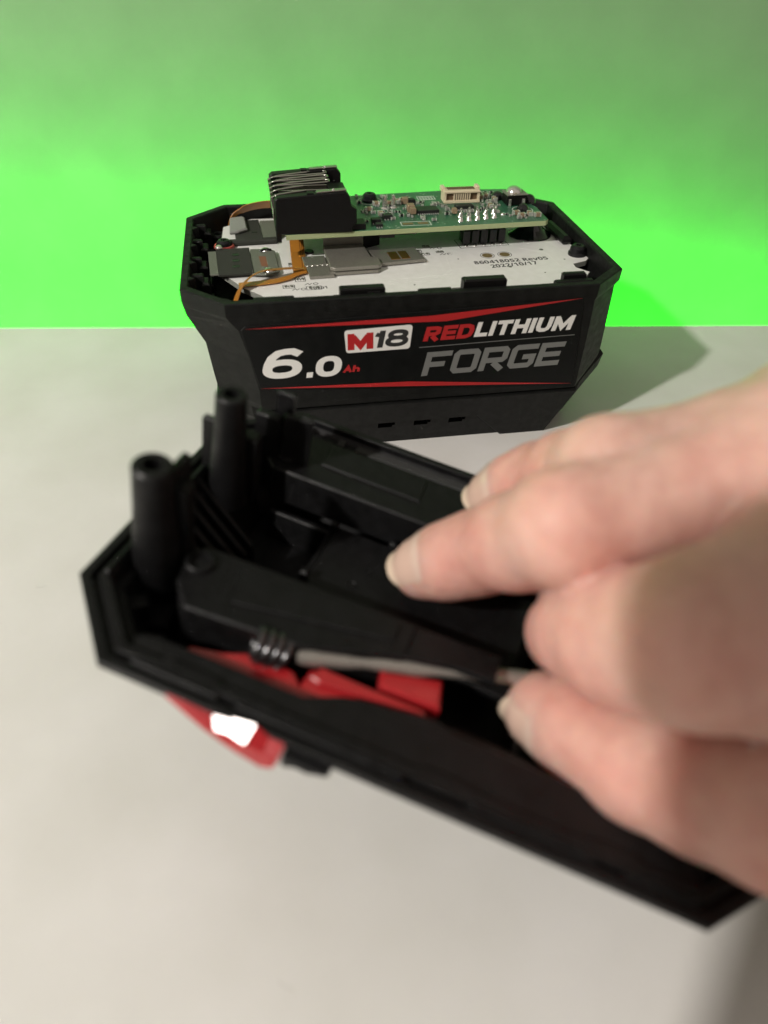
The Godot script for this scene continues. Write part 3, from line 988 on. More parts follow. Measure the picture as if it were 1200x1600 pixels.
func flex(wb: Node3D, Y: float) -> void:
	# orange flexible circuit: down from the green board, across, and curling over the near wall
	var wx := Vector3(4.6, 0, 0)
	var p := PackedVector3Array([Vector3(-29.6, Y + 6.5, -14), Vector3(-29.9, Y + 2.0, -9), Vector3(-30.1, Y + 0.5, -3), Vector3(-30.3, Y + 0.4, 4), Vector3(-30.4, Y + 0.4, 10), Vector3(-30.4, Y + 0.5, 14.5)])
	var w := PackedVector3Array()
	for i in p.size():
		w.append(wx)
	var r := MB.new()
	r.ribbon(p, w, 0.25)
	var fl := part("flex_cable", r, M["polyimide"], wb)
	for dx in [0.9, 1.5, 2.0]:
		var tr := MB.new()
		var q := PackedVector3Array()
		var ww := PackedVector3Array()
		for i in p.size():
			q.append(p[i] + Vector3(dx, 0.16, 0.02))
			ww.append(Vector3(0.22, 0, 0))
		tr.ribbon(q, ww, 0.05)
		part("trace", tr, M["polyimide_trace"], fl)
	# lower branch on the board to the left
	var wz := Vector3(0, 0, 3.0)
	p = PackedVector3Array([Vector3(-28.6, Y + 0.75, 13.2), Vector3(-31.0, Y + 0.75, 14.6), Vector3(-34.0, Y + 0.7, 17.4), Vector3(-38.0, Y + 0.6, 19.2), Vector3(-43.0, Y + 0.6, 20.2), Vector3(-49.5, Y + 0.4, 20.6)])
	w = PackedVector3Array([wz, wz, wz, wz, wz, wz])
	r = MB.new()
	r.ribbon(p, w, 0.22)
	part("flex_branch", r, M["polyimide"], fl)
	# upper branch: stands off the board and curls down over the rim at the left front
	p = PackedVector3Array([Vector3(-29.0, Y + 1.1, 12.4), Vector3(-33.0, Y + 2.2, 14.2), Vector3(-38.0, Y + 3.0, 16.4), Vector3(-42.4, Y + 3.4, 18.4), Vector3(-46.0, Y + 2.8, 21.0), Vector3(-49.0, Y + 1.0, 24.2), Vector3(-50.8, Y - 1.6, 27.6), Vector3(-51.4, Y - 5.0, 30.0)])
	p = smooth(p)
	var wv := PackedVector3Array()
	for i in p.size():
		var d := (p[mini(i + 1, p.size() - 1)] - p[maxi(i - 1, 0)]).normalized()
		var k := clampf(i / 16.0, 0.0, 1.0)
		wv.append(d.cross(Vector3(0, 1, 0).lerp(Vector3(-0.75, 0.65, 0), k)).normalized() * lerpf(1.4, 3.2, k))
	r = MB.new()
	r.ribbon(p, wv, 0.2)
	part("flex_branch", r, M["polyimide"], fl)
	# far branch that arches up behind the far tab
	p = PackedVector3Array([Vector3(-28.0, Y + 5.6, -34.0), Vector3(-34.0, Y + 5.7, -34.4), Vector3(-40.0, Y + 5.6, -34.6), Vector3(-45.5, Y + 4.6, -34.6), Vector3(-49.5, Y + 2.8, -34.4), Vector3(-51.6, Y + 0.4, -34.2), Vector3(-52.6, Y - 3.0, -34.0)])
	p = smooth(p)
	wv = PackedVector3Array()
	for i in p.size():
		wv.append(Vector3(0.1, 0.9, 0.6).normalized() * (3.6 if i < 14 else 2.6))
	r = MB.new()
	r.ribbon(p, wv, 0.22)
	part("flex_branch", r, M["polyimide"], fl)

func green_board(t: Node3D) -> void:
	var Y := 62.5
	var out := P2([-34.4, 12.6, 51.2, 9.4, 52.4, 8.0, 52.4, -3.6, 47.6, -24.2, 30, -25.4, -34.4, -21.0])
	var b := MB.new()
	b.prism(out, Y - 1.6, Y - 0.05, 0.06)
	var gb := part("green_circuit_board", b, M["board_edge"], t)
	gb.position = Vector3(0.6, -2.5, -7.4) * 0.001
	var cm := MB.new()
	cm.prism(MB.inset(out, 0.12), Y - 0.05, Y, 0.0)
	part("green_coating", cm, M["green_mask"], gb)
	cm = MB.new()
	cm.prism(MB.inset(out, 0.12), Y - 1.65, Y - 1.6, 0.0)
	part("green_coating", cm, M["green_mask"], gb)
	var q: Transform3D = Transform3D(Basis.IDENTITY, Vector3(0, Y, 0))
	# chips with legs
	for k in [[13.6, -3.4, 7.4, 4.6, 1.1, "chip"], [26.9, -4.9, 6.2, 2.4, 1.2, "chip"], [-5.0, 5.0, 3.0, 2.2, 1.3, "transistor"], [-0.6, 1.6, 3.0, 2.2, 1.3, "transistor"], [-4.6, 8.6, 2.2, 1.8, 1.0, "transistor"], [10.2, -12.6, 2.2, 2.2, 1.4, "transistor"]]:
		var m := MB.new()
		m.box(Vector3(k[0], Y + 0.15 + k[4] / 2, k[1]), Vector3(k[2], k[4], k[3]), 0.14, Basis(Vector3.UP, 0.06))
		var chip := part(k[5], m, M["chip_black"], gb)
		var nleg := 10 if k[5] == "chip" else 3
		var lg := MB.new()
		for s in [-1, 1]:
			for i in nleg:
				lg.box(Vector3(k[0] + (i - (nleg - 1) / 2.0) * k[2] / nleg, Y + 0.2, k[1] + s * (k[3] / 2 + 0.4)), Vector3(0.34, 0.28, 0.9), 0.04)
		var lo := part("legs", lg, M["tinned"], gb)
		lo.set_meta("kind", "stuff")
		chip.set_meta("kind", "thing")
	# shiny solder posts
	for k in [[0.2, -8.6, 0.75, 4.4], [3.3, -9.2, 0.75, 4.2], [6.4, -13.0, 0.6, 2.0]]:
		var m := MB.new()
		m.lathe(P2([k[2] * 1.8, 0, k[2] * 1.2, 0.5, k[2], k[3] * 0.6, k[2] * 0.8, k[3] * 0.92, 0, k[3]]), 14, Transform3D(Basis.IDENTITY, Vector3(k[0], Y, k[1])))
		part("solder_post", m, M["solder"], gb)
	# rows of pin ends with cones of solder
	for i in 5:
		for j in 2:
			var x := 22.8 + i * 3.0 + j * 1.0
			var z := 6.4 - i * 0.5 - j * 4.2
			var m := MB.new()
			m.lathe(P2([1.0, 0, 0.75, 0.5, 0.42, 1.3, 0.36, 2.6, 0.0, 2.8]), 12, Transform3D(Basis(Vector3(1, 0, 0.1), Vector3(rng.randf_range(-0.15, 0.15), 1, rng.randf_range(-0.1, 0.1)), Vector3(0, 0, 1)), Vector3(x, Y, z)))
			part("soldered_pin", m, M["solder"], gb)
	for k in [[38.6, -18.8], [38.2, -10.9], [38.0, -4.6], [38.2, 2.8], [43.0, -19.5]]:
		blob(gb, "solder_dot", Vector3(k[0], Y, k[1]), 0.75, 0.9, M["solder"])
	# stacked ceramic capacitors and resistors, loosely in rows
	var body := [box_mesh(Vector3(1.5, 0.8, 0.9), 0.08), box_mesh(Vector3(1.0, 0.55, 0.6), 0.06), box_mesh(Vector3(2.2, 1.3, 1.4), 0.12)]
	var ends := [two_ends(1.5, 0.84, 0.94), two_ends(1.0, 0.6, 0.64), two_ends(2.2, 1.34, 1.44)]
	var names := ["resistor", "resistor", "capacitor"]
	var mats := ["chip_black", "ceramic_grey", "ceramic_tan"]
	var busy := [Rect2(8, -8, 11, 9), Rect2(20, -16, 14, 9), Rect2(20, -1, 16, 10), Rect2(40, -16, 13, 18), Rect2(-35, -22, 26, 36), Rect2(-7, -21, 7, 9), Rect2(12, -20, 8, 6), Rect2(-7, 0, 8, 11), Rect2(23, -8, 8, 6), Rect2(2.4, 5, 11, 4.6)]
	for k in 230:
		var p := Vector2(rng.randf_range(-8, 50), rng.randf_range(-21, 9.0))
		p = Vector2(snappedf(p.x, 1.1), snappedf(p.y, 1.3))
		if p.y < -21.0 + maxf(0.0, p.x - 40.0) or p.y > 8.6 - p.x * 0.03 - 0.4:
			continue
		var hit := false
		for r in busy:
			hit = hit or r.has_point(p)
		if hit:
			continue
		busy.append(Rect2(p - Vector2(0.9, 0.9), Vector2(1.8, 1.8)))
		var kind := 2 if rng.randf() < 0.1 else rng.randi_range(0, 1)
		var mk: String = mats[2] if kind == 2 else mats[rng.randi_range(0, 1)]
		var rz := rng.randi_range(0, 1) * PI / 2 + 0.05
		var o := put(names[kind], body[kind], M[mk], gb, Vector3(p.x, Y + [0.45, 0.32, 0.7][kind], p.y) * 0.001)
		o.rotation.y = rz
		var e := put("solder_end", ends[kind], M["tinned"], gb, o.position)
		e.rotation.y = rz
	for k in [[7.9, -12.4, 1.2], [8.4, -4.6, 1.5], [8.6, -2.0, 1.2], [22.4, -0.4, 1.0]]:
		var m := MB.new()
		m.box(Vector3(k[0], Y + 1.1, k[1]), Vector3(1.9, 2.0, 2.4) * k[2] * 0.8, 0.15)
		part("capacitor", m, M["ceramic_tan"], gb)
	# printed frames
	for k in [[16.4, -17.4, 6.0, 3.6], [7.8, 7.0, 9.6, 3.4]]:
		var s := MB.new()
		s.stroke(P2([k[0] - k[2] / 2, k[1] - k[3] / 2, k[0] + k[2] / 2, k[1] - k[3] / 2, k[0] + k[2] / 2, k[1] + k[3] / 2, k[0] - k[2] / 2, k[1] + k[3] / 2]), 0.28, 0.02, q, true)
		part("printed_frame", s, M["silkscreen"], gb)
	var pr := MB.new()
	for i in 5:
		for j in 4:
			pr.box(Vector3(14.4 + i * 1.0, Y + 0.012, -18.7 + j * 0.85), Vector3(0.7, 0.02, 0.45), 0.0)
	part("printed_block", pr, M["silkscreen"], gb)
	for k in [5.2, 10.2]:
		var m := MB.new()
		m.box(Vector3(k, Y + 0.05, 7.0), Vector3(3.4, 0.1, 1.5), 0.03)
		part("bare_pad", m, M["gold_pad"], gb)
	# cream ribbon connector
	var cn := MB.new()
	cn.box(Vector3(27.6, Y + 0.5, -13.0), Vector3(12.6, 0.9, 5.2), 0.12)
	cn.box(Vector3(27.6, Y + 3.7, -13.0), Vector3(12.6, 0.8, 5.2), 0.2)
	cn.box(Vector3(21.7, Y + 2.1, -13.2), Vector3(0.8, 2.7, 4.8), 0.1)
	cn.box(Vector3(33.5, Y + 2.1, -13.2), Vector3(0.8, 2.7, 4.8), 0.1)
	cn.box(Vector3(27.6, Y + 2.1, -15.2), Vector3(11.2, 2.6, 0.8), 0.1)
	cn.box(Vector3(21.5, Y + 3.9, -14.6), Vector3(1.3, 1.6, 3.0), 0.15)
	cn.box(Vector3(33.7, Y + 3.9, -14.6), Vector3(1.3, 1.6, 3.0), 0.15)
	for i in 8:
		cn.box(Vector3(24.9 + i * 0.78, Y + 2.2, -11.4), Vector3(0.34, 2.6, 1.4), 0.05)
	var con := part("ribbon_connector", cn, M["cream_nylon"], gb)
	var cs := MB.new()
	cs.box(Vector3(27.6, Y + 4.15, -13.6), Vector3(9.6, 0.1, 2.6), 0.02)
	part("connector_slot", cs, M["connector_slot"], gb)
	cs = MB.new()
	cs.box(Vector3(27.6, Y + 2.1, -12.6), Vector3(11.0, 2.4, 2.2), 0.02)
	part("connector_slot", cs, M["connector_slot"], gb)
	# screws with white rings
	for k in [[-3.7, -16.7, 3.0], [46.6, -1.6, 2.6]]:
		var rg := MB.new()
		rg.lathe(P2([k[2] * 1.28, Y, k[2] * 1.28, Y + 0.03, k[2] * 1.38, Y + 0.03, k[2] * 1.38, Y]), 30, Transform3D(Basis.IDENTITY, Vector3(k[0], 0, k[1])))
		part("printed_ring", rg, M["silkscreen"], gb)
	screw(gb, Vector3(-3.7, Y, -16.7), 2.5, 2.6, M["screw_black"])
	blob(gb, "glossy_bead", Vector3(46.6, Y, -1.6), 2.1, 2.2, M["potting"])
	blob(gb, "glossy_bead", Vector3(51.4, Y, -9.6), 2.4, 2.6, M["potting"])
	blob(gb, "glossy_bead", Vector3(41.5, Y, -14.6), 2.4, 2.4, M["potting"])
	var st := MB.new()
	st.box(Vector3(45.6, Y + 1.7, -8.4), Vector3(7.2, 3.4, 5.2), 0.5, Basis(Vector3.UP, 0.06))
	part("terminal_base", st, M["smooth_black"], gb)
	for dx in [-2.4, 2.4]:
		var lg := MB.new()
		lg.box(Vector3(45.6 + dx, Y + 1.2, -5.6), Vector3(0.9, 2.4, 0.6), 0.1)
		part("terminal_leg", lg, M["solder"], gb)
	var tp := MB.new()
	tp.box(Vector3(45.6, Y + 3.6, -8.4), Vector3(7.6, 0.5, 5.6), 0.2, Basis(Vector3.UP, 0.06))
	part("terminal_plate", tp, M["nickel"], gb)
	blob(gb, "solder_dome", Vector3(45.2, Y + 3.8, -8.6), 2.7, 2.0, M["solder"])
	blob(gb, "solder_dot", Vector3(51.8, Y, -13.0), 0.8, 1.0, M["solder"])
	# parts hanging under the board
	for k in [[4.0, 4.0, 9.0, 2.2], [16.0, 2.0, 6.0, 2.6], [-2.0, 8.0, 5.0, 1.6], [30.0, 6.0, 3.0, 1.2]]:
		var m := MB.new()
		m.box(Vector3(k[0], Y - 1.65 - k[3] / 2, k[1]), Vector3(k[2], k[3], 4.0), 0.2)
		part("chip", m, M["chip_black"], gb)
	terminal_block(t, Y)

func box_mesh(s: Vector3, b: float) -> ArrayMesh:
	var m := MB.new()
	m.box(Vector3.ZERO, s, b)
	return m.mesh()

func two_ends(l: float, h: float, w: float) -> ArrayMesh:
	var m := MB.new()
	for s in [-1, 1]:
		m.box(Vector3(s * l * 0.42, 0, 0), Vector3(l * 0.24, h, w), 0.05)
	return m.mesh()

func terminal_block(t: Node3D, Y: float) -> void:
	var S: Material = M["smooth_black"]
	var F := Transform3D(Basis(Vector3(1, 0, 0), Vector3(0, 0, 1), Vector3(0, 1, 0)), Vector3.ZERO)
	var b := MB.new()
	# near cheek and far cheek, profile (x, y) with a rounded right shoulder
	var near := P2([-36.2, 60.3, -34.6, 60.3, -34.6, Y + 0.02, -12.4, Y + 0.02, -12.4, 64.0, -11.0, 65.2, -11.0, 69.4, -12.6, 70.4, -13.2, 73.4, -14.4, 74.8, -35.2, 73.5, -35.9, 72.8])
	b.prism(near, 9.6, 12.75, 0.3, F)
	var far := P2([-36.6, Y + 0.02, -13.0, Y + 0.02, -13.0, 73.2, -14.4, 74.8, -35.4, 73.6, -36.4, 72.8])
	b.prism(far, -14.6, -11.0, 0.3, F)
	b.box(Vector3(-24.5, Y + 1.0, -0.8), Vector3(23.4, 1.9, 20.6), 0.2)
	b.box(Vector3(-13.6, 66.4, -1.0), Vector3(2.0, 7.4, 20.0), 0.3)
	b.box(Vector3(-15.4, 70.6, -3.6), Vector3(5.4, 2.0, 8.0), 0.3)
	for z in [-7.2, -2.6, 2.0, 6.4]:
		b.box(Vector3(-33.6, 67.6, z), Vector3(4.6, 10.6, 1.0), 0.2)
	var blk := part("terminal_block", b, S, t)
	blk.position = Vector3(-0.6, -2.5, -7.6) * 0.001
	var ft := MB.new()
	ft.box(Vector3(-10.2, Y + 1.0, 8.6), Vector3(4.6, 1.9, 5.4), 0.3)
	part("block_foot", ft, S, blk)
	for z in [11.0, -12.8]:
		var st := MB.new()
		st.box(Vector3(-18.6, 74.75 if z > 0 else 74.8, z), Vector3(9.2, 0.4, 2.0), 0.12, Basis(Vector3(0, 0, 1), 0.055))
		part("contact_strip", st, M["blade_steel"], blk)
		var nt := MB.new()
		nt.box(Vector3(-25.0, 74.25, z), Vector3(2.0, 0.5, 2.2), 0.05)
		part("contact_notch", nt, M["smooth_black"], blk)
		blob(blk, "solder_dot", Vector3(-18.0, 75.0, z + 0.4), 0.5, 0.45, M["solder"])
	# springy contacts, each a leaf bent to a loop seen edge on
	for i in 5:
		var z := -10.0 + i * 4.55
		var d := MB.new()
		var pth := PackedVector3Array([Vector3(-36.4, 66.0, z - 0.2), Vector3(-36.2, 72.8, z + 0.3), Vector3(-34.4, 73.4, z + 0.5), Vector3(-30.0, 73.6, z - 0.7)])
		if i < 3:
			pth.append_array([Vector3(-24.0, 73.9, z - 1.3), Vector3(-19.4, 74.1, z - 1.5), Vector3(-18.0, 74.15, z - 0.8), Vector3(-18.0, 74.15, z + 0.6), Vector3(-19.4, 74.1, z + 1.4), Vector3(-25.0, 73.8, z + 1.3), Vector3(-30.0, 73.6, z + 1.0), Vector3(-35.2, 73.2, z + 0.6)])
		else:
			pth.append_array([Vector3(-26.4, 73.9, z - 0.9)])
		var w := PackedVector3Array()
		for k in pth.size():
			w.append(Vector3(0, 1, 0) * 0.7 if k > 1 else Vector3(0.6, 0, 0))
		d.tube(pth, 0.3, 6)
		part("contact_blade", d, M["blade_steel"], blk)
		var lf := MB.new()
		lf.box(Vector3(-26.5, 70.0, z), Vector3(15.5, 6.0, 0.45), 0.1)
		part("contact_leaf", lf, M["blade_steel"], blk)
		var kn := MB.new()
		kn.box(Vector3(-36.3, 71.0, z + 0.1), Vector3(0.9, 3.6, 1.0), 0.25, Basis(Vector3(0, 0, 1), 0.15))
		part("contact_knuckle", kn, M["blade_steel"], blk)

# ------------------------------------------------------------------ lid
func ring_lid(inset_: float, y: float) -> PackedVector3Array:
	var o := MB.inset(P2([-52, 41.4, 52, 41.4, 66, 26.9, 66, -26.9, 52, -41.4, -52, -41.4, -66, -26.9, -66, 26.9]), inset_) if inset_ > 0.0 else P2([-52, 41.4, 52, 41.4, 66, 26.9, 66, -26.9, 52, -41.4, -52, -41.4, -66, -26.9, -66, 26.9])
	var r := PackedVector3Array()
	for p in o:
		r.append(Vector3(p.x, minf(y, -2.6) if inset_ > 3.0 and y > -2.6 and p.y < -30.0 else y, p.y))
	return r

func lid() -> void:
	var t := thing("battery_cover", "black plastic battery lid lying upside down, open side up", "battery lid")
	t.transform = Transform3D(Basis(Vector3(0.9349, -0.1608, 0.3164), Vector3(0.156, 0.9869, 0.0408), Vector3(-0.3188, 0.0112, 0.9477)).orthonormalized(), Vector3(0.01455643, 0.03506246, -0.09687444))
	var K: Material = M["lid_plastic"]
	var s := MB.new()
	s.loft([ring_lid(15.0, -23.0), ring_lid(13.2, -22.2), ring_lid(6.6, -10.0), ring_lid(3.2, -3.2), ring_lid(1.0, -2.4), ring_lid(0.0, -1.6), ring_lid(0.0, -0.25), ring_lid(0.25, 0.0), ring_lid(1.75, 0.0), ring_lid(1.95, -0.2), ring_lid(2.0, -1.7), ring_lid(3.1, -1.7), ring_lid(3.2, -0.1), ring_lid(3.45, 0.2), ring_lid(5.0, 0.2), ring_lid(5.3, -0.1), ring_lid(5.8, -3.0), ring_lid(7.2, -3.2), ring_lid(8.8, -9.0), ring_lid(14.5, -20.0), ring_lid(20.0, -20.6)])
	part("shell", s, K, t)
	# tongue lugs sitting in the rim groove, with gaps between them
	for q in [[-47.0, -31.0], [-27.5, 2.0], [13.0, 34.0], [38.5, 49.5]]:
		var g := MB.new()
		g.box(Vector3((q[0] + q[1]) / 2.0, -0.45, 38.85), Vector3(q[1] - q[0], 2.2, 0.95), 0.3)
		part("rim_tongue", g, K, t)
	# grey foam strips on the ledge inside the far wall
	for q in [[-40.4, -38.6], [-35.6, 12.0]]:
		var g := MB.new()
		g.box(Vector3((q[0] + q[1]) / 2.0, -2.25, -37.4), Vector3(q[1] - q[0], 0.7, 2.4), 0.2)
		part("foam_strip", g, M["foam_grey"], t)
	for q in [[-37.6, 7.0], [8.0, 6.0], [36.2, 5.0]]:
		var g := MB.new()
		g.box(Vector3(q[0], 0.1, 37.2), Vector3(q[1] + 3.0, 0.35, 3.0), 0.12)
		part("rim_pad", g, K, t)
	# left end lip
	var lp := MB.new()
	lp.box(Vector3(-61.4, 0.5, 6.0), Vector3(0.9, 1.4, 38.0), 0.3)
	part("rim_tongue", lp, K, t)
	# tall screw posts
	for q in [[-57.0, 15.6, 22.0, 3.6, 0.0], [-56.0, -10.8, 21.6, 3.2, 1.0]]:
		var b := MB.new()
		var r: float = q[3]
		b.lathe(P2([r * 1.4, -7, r * 1.22, 4, r * 1.08, 12, r, q[2] - 0.4, r - 0.4, q[2], r * 0.5, q[2], r * 0.46, q[2] - 5, 0, q[2] - 5]), 32, Transform3D(Basis.IDENTITY, Vector3(q[0], 0, q[1])))
		var post := part("screw_post", b, K, t)
		var gs := MB.new()
		if q[4] > 0.5:
			gs.box(Vector3(-60.0, 3.5, -10.9), Vector3(4.2, 21.0, 1.6), 0.3)
			gs.box(Vector3(-53.0, 2.0, -13.6), Vector3(5.0, 18.0, 3.4), 0.5)
		else:
			gs.box(Vector3(-54.6, 4.5, 10.8), Vector3(1.6, 32.0, 5.4), 0.3)
			gs.box(Vector3(-53.4, 2.0, 12.6), Vector3(4.0, 30.0, 3.0), 0.5)
		part("gusset", gs, K, post)
	# grille of upright fins against the left end wall
	for i in 6:
		var z := -6.4 + i * 3.1
		var f := MB.new()
		var F := Transform3D(Basis(Vector3(1, 0, 0), Vector3(0, 0, 1), Vector3(0, 1, 0)), Vector3.ZERO)
		f.prism(P2([-54.5, -18.5, -60.6, -5, -61.5, -0.5, -60.6, 0.4, -57.5, -3.0, -52.0, -8.6, -47.0, -13.6, -46.2, -18.5]), z - 0.55, z + 0.55, 0.25, F)
		part("grille_fin", f, K, t)
	# plates standing at the far left corner
	for q in [[-50.2, -25.6, 15.6, 4.2, 1.4, 0.0], [-52.6, -22.4, 11.0, 5.4, 2.4, 0.0], [-45.6, -22.6, 12.6, 6.4, 1.6, 0.2], [-54.0, -30.0, 4.0, 6.0, 2.0, 0.6]]:
		var f := MB.new()
		f.box(Vector3(q[0], (q[2] - 8.0) / 2.0, q[1]), Vector3(q[3], q[2] + 8.0, q[4]), 0.3, Basis(Vector3.UP, q[5]))
		part("locating_tab", f, K, t)
	# two slide rails seen from behind
	rail(t, P2([-49.0, -18.4, -51.6, -21.0, -51.6, -28.0, -47.0, -33.6, 14.0, -33.6, 14.0, -18.4]), P2([-40.2, -32.4, -16.0, -32.2, -15.4, -24.4, -39.6, -24.6]), Vector2(-50.2, -24.1) + Vector2(2.4, 0.3), 2.1, -9.6)
	rail(t, P2([-49.4, 9.8, -51.2, 14.0, -50.0, 20.0, -45.6, 25.0, -34, 24.2, -24, 23.4, -15, 20.2, -5.0, 16.6, -5.0, 8.7]), P2([-41.0, 12.2, -8.0, 10.4, -8.0, 14.6, -38.6, 20.4]), Vector2(-48.2, 14.6), 2.1, -14.0)
	var tip := MB.new()
	tip.prism(P2([-5.02, 16.6, 4.0, 14.6, 11.8, 14.4, 11.8, 8.4, -5.02, 8.9]), -1.6, 0.0, 0.25)
	part("rail_end", tip, K, t)
	# channel floor between the rails, and the walls of the connector opening
	var fl := MB.new()
	fl.prism(P2([-31.5, -18.0, 16, -18.0, 16, 9.4, -31.5, 9.4]), -12.0, -10.0, 0.3)
	var floor_ := part("channel_plate", fl, K, t)
	for q in [[-22.0, -3.0, 0.9], [-20.0, -8.0, 0.6]]:
		var m := MB.new()
		m.lathe(P2([q[2] * 1.4, -10.02, q[2] * 1.4, -9.8, q[2] * 1.1, -9.75, q[2] * 0.9, -9.98, 0, -9.98]), 20, Transform3D(Basis.IDENTITY, Vector3(q[0], 0, q[1])))
		part("ejector_mark", m, K, floor_)
	for q in [[-17.6, -17.0], [-31.6, -16.4], [-31.8, 4.6], [-31.8, 0.2]]:
		var m := MB.new()
		m.box(Vector3(q[0], -8.6, q[1]), Vector3(1.6, 3.0, 1.8), 0.4)
		part("snap_hook", m, K, floor_)
	var cw := MB.new()
	cw.box(Vector3(-33.0, -16.0, -17.2), Vector3(30.0, 9.0, 1.6), 0.3)
	cw.box(Vector3(-32.4, -16.0, -4.0), Vector3(1.4, 9.0, 27.0), 0.3)
	part("opening_wall", cw, K, t)
	var led := MB.new()
	led.prism(P2([-50.0, 36.2, -50.0, 33.0, -46, 31.8, -18.6, 31.6, -12.2, 28.4, -9, 27.6, 4.0, 25.6, 8.0, 26.6, 46.0, 27.6, 52, 33, 51, 36.2]), -6.2, -1.0, 0.5)
	part("inner_ledge", led, K, t)
	# inner side wall right of the latch, and cross ribs at the right end
	var iw := MB.new()
	iw.prism(P2([-18.0, 31.8, -15.6, 29.4, -12.0, 28.0, 2.0, 27.0, 5.0, 25.6, 5.0, 22.0, 9.0, 21.0, 46.0, 23.6, 50.0, 29.0, 48.0, 31.6]), -12.0, -7.5, 0.6)
	part("inner_wall", iw, K, t)
	for x in [20.0, 34.0, 48.0]:
		var rb := MB.new()
		rb.box(Vector3(x, -15.0, 0.0), Vector3(1.4, 10.0, 40.0), 0.3)
		part("cross_rib", rb, K, t)
	# corner ledges at the left front
	for q in [[-57.5, 24.5, -6.0, 7.0, 3.0, 0.7], [-52.0, 29.5, -7.5, 9.0, 2.4, 0.3], [-54.0, 21.0, -11.0, 6.0, 6.0, 0.2], [-47.0, 31.0, -9.0, 6.0, 5.0, 0.1]]:
		var m := MB.new()
		m.box(Vector3(q[0], (q[2] - 13.0) / 2.0, q[1]), Vector3(q[3], q[2] + 13.0, q[4]), 0.4, Basis(Vector3.UP, q[5]))
		part("corner_ledge", m, K, t)
	latch(t)

func rail(t: Node3D, poly: PackedVector2Array, panel: PackedVector2Array, hole: Vector2, hr: float, depth: float) -> void:
	var K: Material = M["lid_plastic"]
	var m := MB.new()
	m.prism(poly, depth, 0.0, 0.35)
	var r := part("slide_rail", m, K, t)
	var p := MB.new()
	p.prism(panel, -0.2, 0.45, 0.2)
	part("raised_panel", p, K, r)
	var b := MB.new()
	b.lathe(P2([hr * 1.35, -0.2, hr * 1.35, 0.9, hr * 1.25, 1.1, hr, 1.1, hr * 0.95, 0.06, 0, 0.06]), 28, Transform3D(Basis.IDENTITY, Vector3(hole.x, 0, hole.y)))
	part("boss_ring", b, K, r)
	var d := MB.new()
	d.lathe(P2([0, 0.09, hr * 0.9, 0.09, hr * 0.9, 0.0]), 24, Transform3D(Basis.IDENTITY, Vector3(hole.x, 0, hole.y)))
	part("screw_hole", d, K, r)
	var sl := MB.new()
	var a := panel[0]
	var e := panel[3]
	sl.box(Vector3(a.x - 1.4, 0.03, (a.y + e.y) / 2.0), Vector3(0.6, 0.1, absf(e.y - a.y) * 0.9), 0.02, Basis(Vector3.UP, 0.2))
	part("slot", sl, M["smooth_black"], r)

